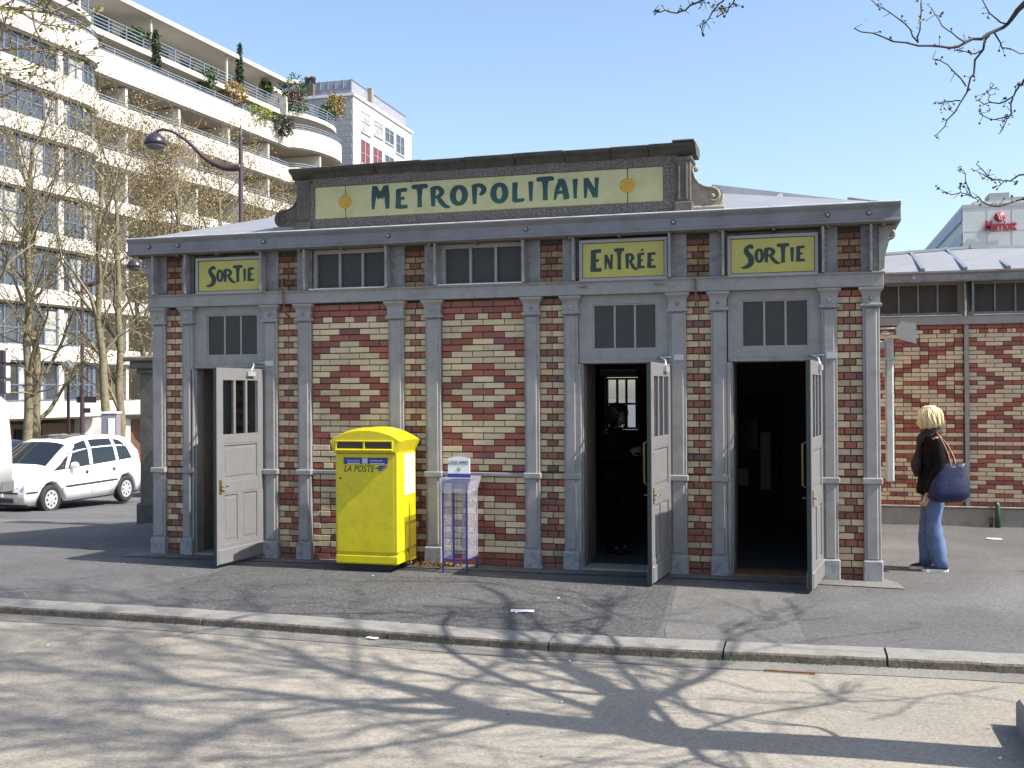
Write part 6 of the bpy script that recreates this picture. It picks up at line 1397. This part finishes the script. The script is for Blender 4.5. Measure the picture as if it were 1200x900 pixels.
# set-back top floor
ribbon("terrace_slab", 8, 22.62, 22.95, -.35, 4, apw); apb("wall", apw, [(-50, -37.9, 18, 66, 22.95, 25.0), (-50, -38.1, 18, 68, 21.0, 22.62)])
for j in range(15):
    y = 19.5+3.05*j; f = apb("top_window", apframe, [(-37.9, -37.82, y, y+.07, 23.0, 24.8), (-37.9, -37.82, y+1.5, y+1.57, 23.0, 24.8), (-37.9, -37.82, y+.07, y+1.5, 24.73, 24.8), (-37.9, -37.82, y+.75, y+.8, 23.0, 24.73)] + [(-37.87, -37.80, y+.8, y+1.5, 23.2+.22*q, 23.3+.22*q) for q in range(6)])
    apb("pane", apglass, [(-37.89, -37.86, y+.07, y+1.5, 23.0, 24.73)], f)
    apb("lower_pane", apglass, [(-38.1, -38.05, y, y+2.0, 21.2, 22.5)])
for z in (23.15, 23.35, 23.55, 23.78): ribbon("rail", 8, z, z+.045, -.42, .05, aprail, [y for y in YS if y < 68])
for k in range(31): y = 20+1.5*k; apb("rail_post", aprail, [(ax_(y, 8)-.46, ax_(y, 8)-.38, y, y+.06, 22.95, 23.82)])
ribbon("roof_slab", 9, 25.02, 25.30, -.05, 12, apw, [y for y in YS if y <= 62]); apb("roof_slab", apw, [(-50, -35.8, 61.9, 67, 25.03, 25.28)])
for y in (31, 38.5, 46.2, 54.0): apb("terrace_post", apw, [(ax_(y, 9)-.5, ax_(y, 9)-.38, y, y+.14, 22.95, 25.0)])
apb("terrace_wall", apw, [(-39, ax_(61.2, 8)-.4, 60.6, 60.85, 21.5, 23.9)])
# ground floor shopfronts
apb("shopfront", mat("shop_brown", (.13, .07, .04), .5, var=.3), [(-36.3, -36.2, 28, 55, -3, .35)]); 
for y in (30, 34, 44, 50, 56): apb("shop_pier", apw, [(-36.2, -35.9, y, y+.5, -3, .4)])
apb("shop_pier", apw, [(-36.2, -35.6, 39.8, 41.5, -3, .7)])
apb("shop_glass", dkglass, [(-36.2, -36.12, y+.6, y+2.6, -2.6, .1) for y in (30, 34.5, 41.8, 46, 51)])
def shrub(name, label, c, rx, rz, m_, seed, n=520, cone=False, size=.16):
    rg = random.Random(seed); T = thing(name, label, "shrub", c, 0, "plants on the roof terraces"); mb = MB()
    mb.tube([(0, 0, 0), (0, 0, rz*1.2)], [.06, .02], 6); 
    for k in range(6): a = rg.uniform(0, 6.28); mb.tube([(0, 0, rz*.3), (rx*.6*math.cos(a), rx*.6*math.sin(a), rz*rg.uniform(.9, 1.5))], [.03, .01], 4, cap=False)
    mb.build("stem", twig_m, T, fix=False); tp = []
    for k in range(n):
        z = rg.random()
        if cone: r = rx*(1-z)**.7*rg.uniform(.2, 1.0)+.03; a = rg.uniform(0, 6.28); tp.append(Vector((r*math.cos(a), r*math.sin(a), .15+z*2*rz)))
        else:
            v = Vector((rg.gauss(0, 1), rg.gauss(0, 1), rg.gauss(0, 1))).normalized()*rg.uniform(.35, 1.0)**.6; q = 1+.5*noise.noise(v*1.7+Vector((seed, 0, 0))); tp.append(Vector((v.x*rx*q, v.y*rx*q, rz+v.z*rz*q)))
    mb = MB(); leaves(mb, tp, n*3, size, rg, .06); mb.build("foliage", m_, T, fix=False); return T
gd = mat("conifer_green", (.035, .055, .03), .7, objvar=.5); gy = mat("lime_leaf", (.20, .24, .03), .6, objvar=.4); pk = mat("plum_leaf", (.20, .06, .08), .7, objvar=.4); oc = mat("ochre_leaf", (.26, .18, .04), .7, objvar=.4)
def tp_at(Y, off, z): return (ax_(Y, 8)+off, Y, z)
def on_X(x, y, X): v = ray(x, y); return CAM_POS+v*((X-CAM_POS.x)/v.x)
for (px, py, X, rx, rz, m_, cone, nm, lab) in ((183, 82, -35.36, .36, 1.15, gd, True, "cypress", "dark narrow cypress on the terrace below the roof, left of the lamp"), (281, 100, -34.55, .28, 1.35, gd, True, "cypress", "thin dark cypress standing out against the sky above the roof edge"),
    (344, 142, -33.75, 1.35, 1.9, green_m, False, "terrace_bush", "largest green bush breaking the skyline at the end of the roof"), (331, 160, -33.6, .85, .85, gd, False, "terrace_bush", "dark green bush hanging at the end of the upper balcony"),
    (300, 143, -34.4, 1.3, .55, gy, False, "terrace_bush", "lime green low hedge along the upper balcony"), (272, 125, -34.8, 1.1, .9, oc, False, "terrace_bush", "ochre bush with red flowers on the upper balcony"),
    (345, 128, -34.0, .7, .7, pk, False, "terrace_bush", "plum coloured bush in front of the largest green bush"), (393, 140, -33.2, .8, 1.1, oc, False, "terrace_bush", "ochre bush above the rounded end balcony"), (382, 143, -33.4, .8, .7, green_m, False, "terrace_bush", "small green bush left of the ochre bush on the rounded balcony"),
    (240, 106, -35.4, .9, .7, green_m, False, "terrace_bush", "green bush in shade behind the upper balcony rail"), (160, 58, -36.3, .9, .7, green_m, False, "terrace_bush", "shaded bush left of the narrow cypress"), (312, 112, -34.9, .5, .5, green_m, False, "terrace_bush", "small round green bush behind the roof terrace rail")):
    p = on_X(px, py, X); shrub(nm, lab, tuple(p), rx, rz, m_, int(px), 420, cone)

# ================================================================== SECOND BLOCK (grey gable, white front)
B2 = thing("apartment_building", "white apartment block with a grey tiled gable and red curtained windows beyond the balconies", "building", (-35.48, 76.6, 0))
wht = mat("bright_white_render", (.60, .59, .58), .8, var=.03); tile_g = mat("grey_gable_tiles", (.30, .30, .31), .8, var=.12, vscale=6)
mb = MB(); mb.box(-11, 0, 0, 14.6, -4, 28.4); mb.build("wall", wht, B2)
mb = MB(); mb.box(-11.02, -.02, -.06, -.005, -4, 28.3); g_ = mb.build("gable", tile_g, B2)
mb = MB()
for r in range(30):
    for c in range(9): x = -10.9+c*1.2+(.6 if r % 2 else 0); mb.box(x, min(x+1.17, -.03), -.10, -.061, 28.2-.5*(r+1)+.02, 28.2-.5*r)
g_ = mb.build("gable_tiles", tile_g, B2); g_['kind'] = 'stuff'
mb = MB(); mb.box(-11.2, .15, -.15, 14.75, 28.35, 28.6); mb.build("roof_edge", wht, B2)
mb = MB(); mb.box(-9.5, -.4, .6, 14, 28.6, 30.0); mb.build("roof_parapet", mat("roof_cladding", (.24, .25, .30), .6, var=.2, vscale=3), B2)
mb = MB(); [mb.box(-9.5+k*.75, -9.44+k*.75, .52, .6, 28.6, 30.05) for k in range(13)]; mb.box(-9.5, -.4, .5, .56, 29.2, 29.26); mb.box(-.4, -.34, .6, 14, 29.95, 30.08); mb.build("roof_rail", aprail, B2)
mb = MB(); mb.box(-4.9, -3.9, -.0, .9, 28.6, 29.8); [mb.lathe([(.22, 0), (.25, .5), (.28, .5), (.28, .65), (.2, .7)], 10, (-4.65+k*.55, .4, 29.8)) for k in range(2)]; mb.build("chimney", stone, B2)
mb = MB(); mb.box(-.5, .0, 4.2, 4.7, 28.6, 30.2); mb.build("chimney", stone_lt, B2)
redcur = mat("red_curtain", (.13, .035, .048), .8, var=.3, vscale=2); wfr = mat("window_frame_grey", (.35, .34, .36), .5)
for (x0, y0, x1, y1, cu) in ((423, 129, 433.5, 153, 1), (438, 140, 448, 157, 0), (451, 148, 461, 165, 0), (464, 156, 473.5, 178, 0), (422.5, 162, 433, 190, 2), (437, 171, 447.5, 193, 2), (451, 180, 461, 200, 0), (464, 188, 473, 206, 0)):
    a = on_X(x0, y0, -35.48); b = on_X(x1, y1, -35.48); c_ = on_X(x0, y1, -35.48)
    Y0, Y1, Z1, Z0 = a.y-76.6, b.y-76.6, a.z, c_.z
    mb = MB(); mb.box(-.02, .05, Y0-.08, Y0, Z0, Z1); mb.box(-.02, .05, Y1, Y1+.08, Z0, Z1); mb.box(-.02, .05, Y0, Y1, Z1-.08, Z1); mb.box(-.02, .12, Y0-.1, Y1+.1, Z0-.15, Z0)
    mb.box(.0, .045, (Y0+Y1)/2-.05, (Y0+Y1)/2+.05, Z0, Z1-.08); mb.box(.03, .06, Y0, Y1, Z0+.9, Z0+.95); f = mb.build("window", wfr, B2)
    mb = MB(); mb.box(.004, .014, Y0, Y1, Z0, Z1-.08); mb.build("pane", redcur if cu == 2 else (apglass if (x0 > 440) else curtain), f)
# ================================================================== HOTEL
HT = thing("hotel_building", "distant pale hotel tower with red wall lettering and roundel behind the right wing", "building", (24.72, 150.16, 0))
hw_ = mat("hotel_pale_panels", (.60, .60, .57), .7, var=.04, vscale=.3); hb = mat("hotel_blue_glass", (.16, .20, .34), .4, var=.15, vscale=.5)
mb = MB(); mb.box(0, 45, 0, 100, -4, 27.8); mb.build("wall", hw_, HT)
mb = MB(); mb.box(-.02, 45, -.05, .0, 27.3, 27.8); mb.box(1.5, 45, .5, 40, 27.8, 28.3); mb.build("roof_edge", mat("hotel_edge", (.42, .42, .42), .7), HT)
for r in range(7):
    z = 27.2-3.3*r; mb = MB(); mb.box(-.10, -.002, .3, 100, z-1.55, z); f = mb.build("window_band", hb, HT)
    mb = MB(); [mb.box(-.16, -.10, 1.2+2.2*k, 1.5+2.2*k, z-1.95, z-1.45) for k in range(44)]; q_ = mb.build("window_fin", mat("hotel_fin", (.07, .09, .14), .5), f); q_["kind"] = "stuff"
mb = MB(); 
for k in range(12): mb.box(k*3.2, k*3.2+.05, -.03, -.002, -4, 27.3)
for k in range(8): mb.box(0, 45, -.02, -.002, 24-3*k, 24.04-3*k)
mb.build("panel_joints", mat("hotel_joint", (.50, .50, .48), .8), HT)
mb = MB(); mb.box(3.8, 6.4, 2, 6, 28.3, 29.6); mb.box(6.6, 12, 2.5, 7, 28.3, 29.0); mb.box(9, 10, 1, 2, 28.3, 28.8); mb.build("roof_plant", mat("plant_grey", (.30, .31, .30), .7), HT)
redl = mat("red_sign_letters", (.36, .02, .05), .5)
v_ = CAM_POS; lc = on_y(1171.5, 254, 150.0); l0 = on_y(1153.5, 271.5, 150.0); l1 = on_y(1191, 271.5, 150.0)
mb = text_mesh("Marriott", 1.9, Matrix.Translation((l0.x-24.72, -.35, l0.z+.15)) @ Matrix.Rotation(.012, 4, 'Y') @ FRONT, .12, .12, .055, .93)
xs_m = [p[0] for p in mb.v]; W0 = max(xs_m)-min(xs_m); k_ = (l1.x-l0.x)/W0; mb.v = [((p[0]-min(xs_m))*k_+l0.x-24.72, p[1], p[2]) for p in mb.v]; mb.build("wall_lettering", redl, HT)
mb = MB(); R_ = .70; cx_, cz_ = lc.x-24.72, lc.z; mb.lathe([(R_, 0), (R_, .2)], 24, (cx_, -.05, cz_), Matrix.Rotation(PI/2, 4, 'X')); rd = mb.build("roundel", redl, HT)
mb = MB()
for a in (-.22, .06): mb.prism([(cx_+a-.12, cz_+.52), (cx_+a-.0, cz_+.56), (cx_+a+.34, cz_-.50), (cx_+a+.22, cz_-.54)], -.27, -.24, 'y')
mb.build("roundel_stripes", white, rd)
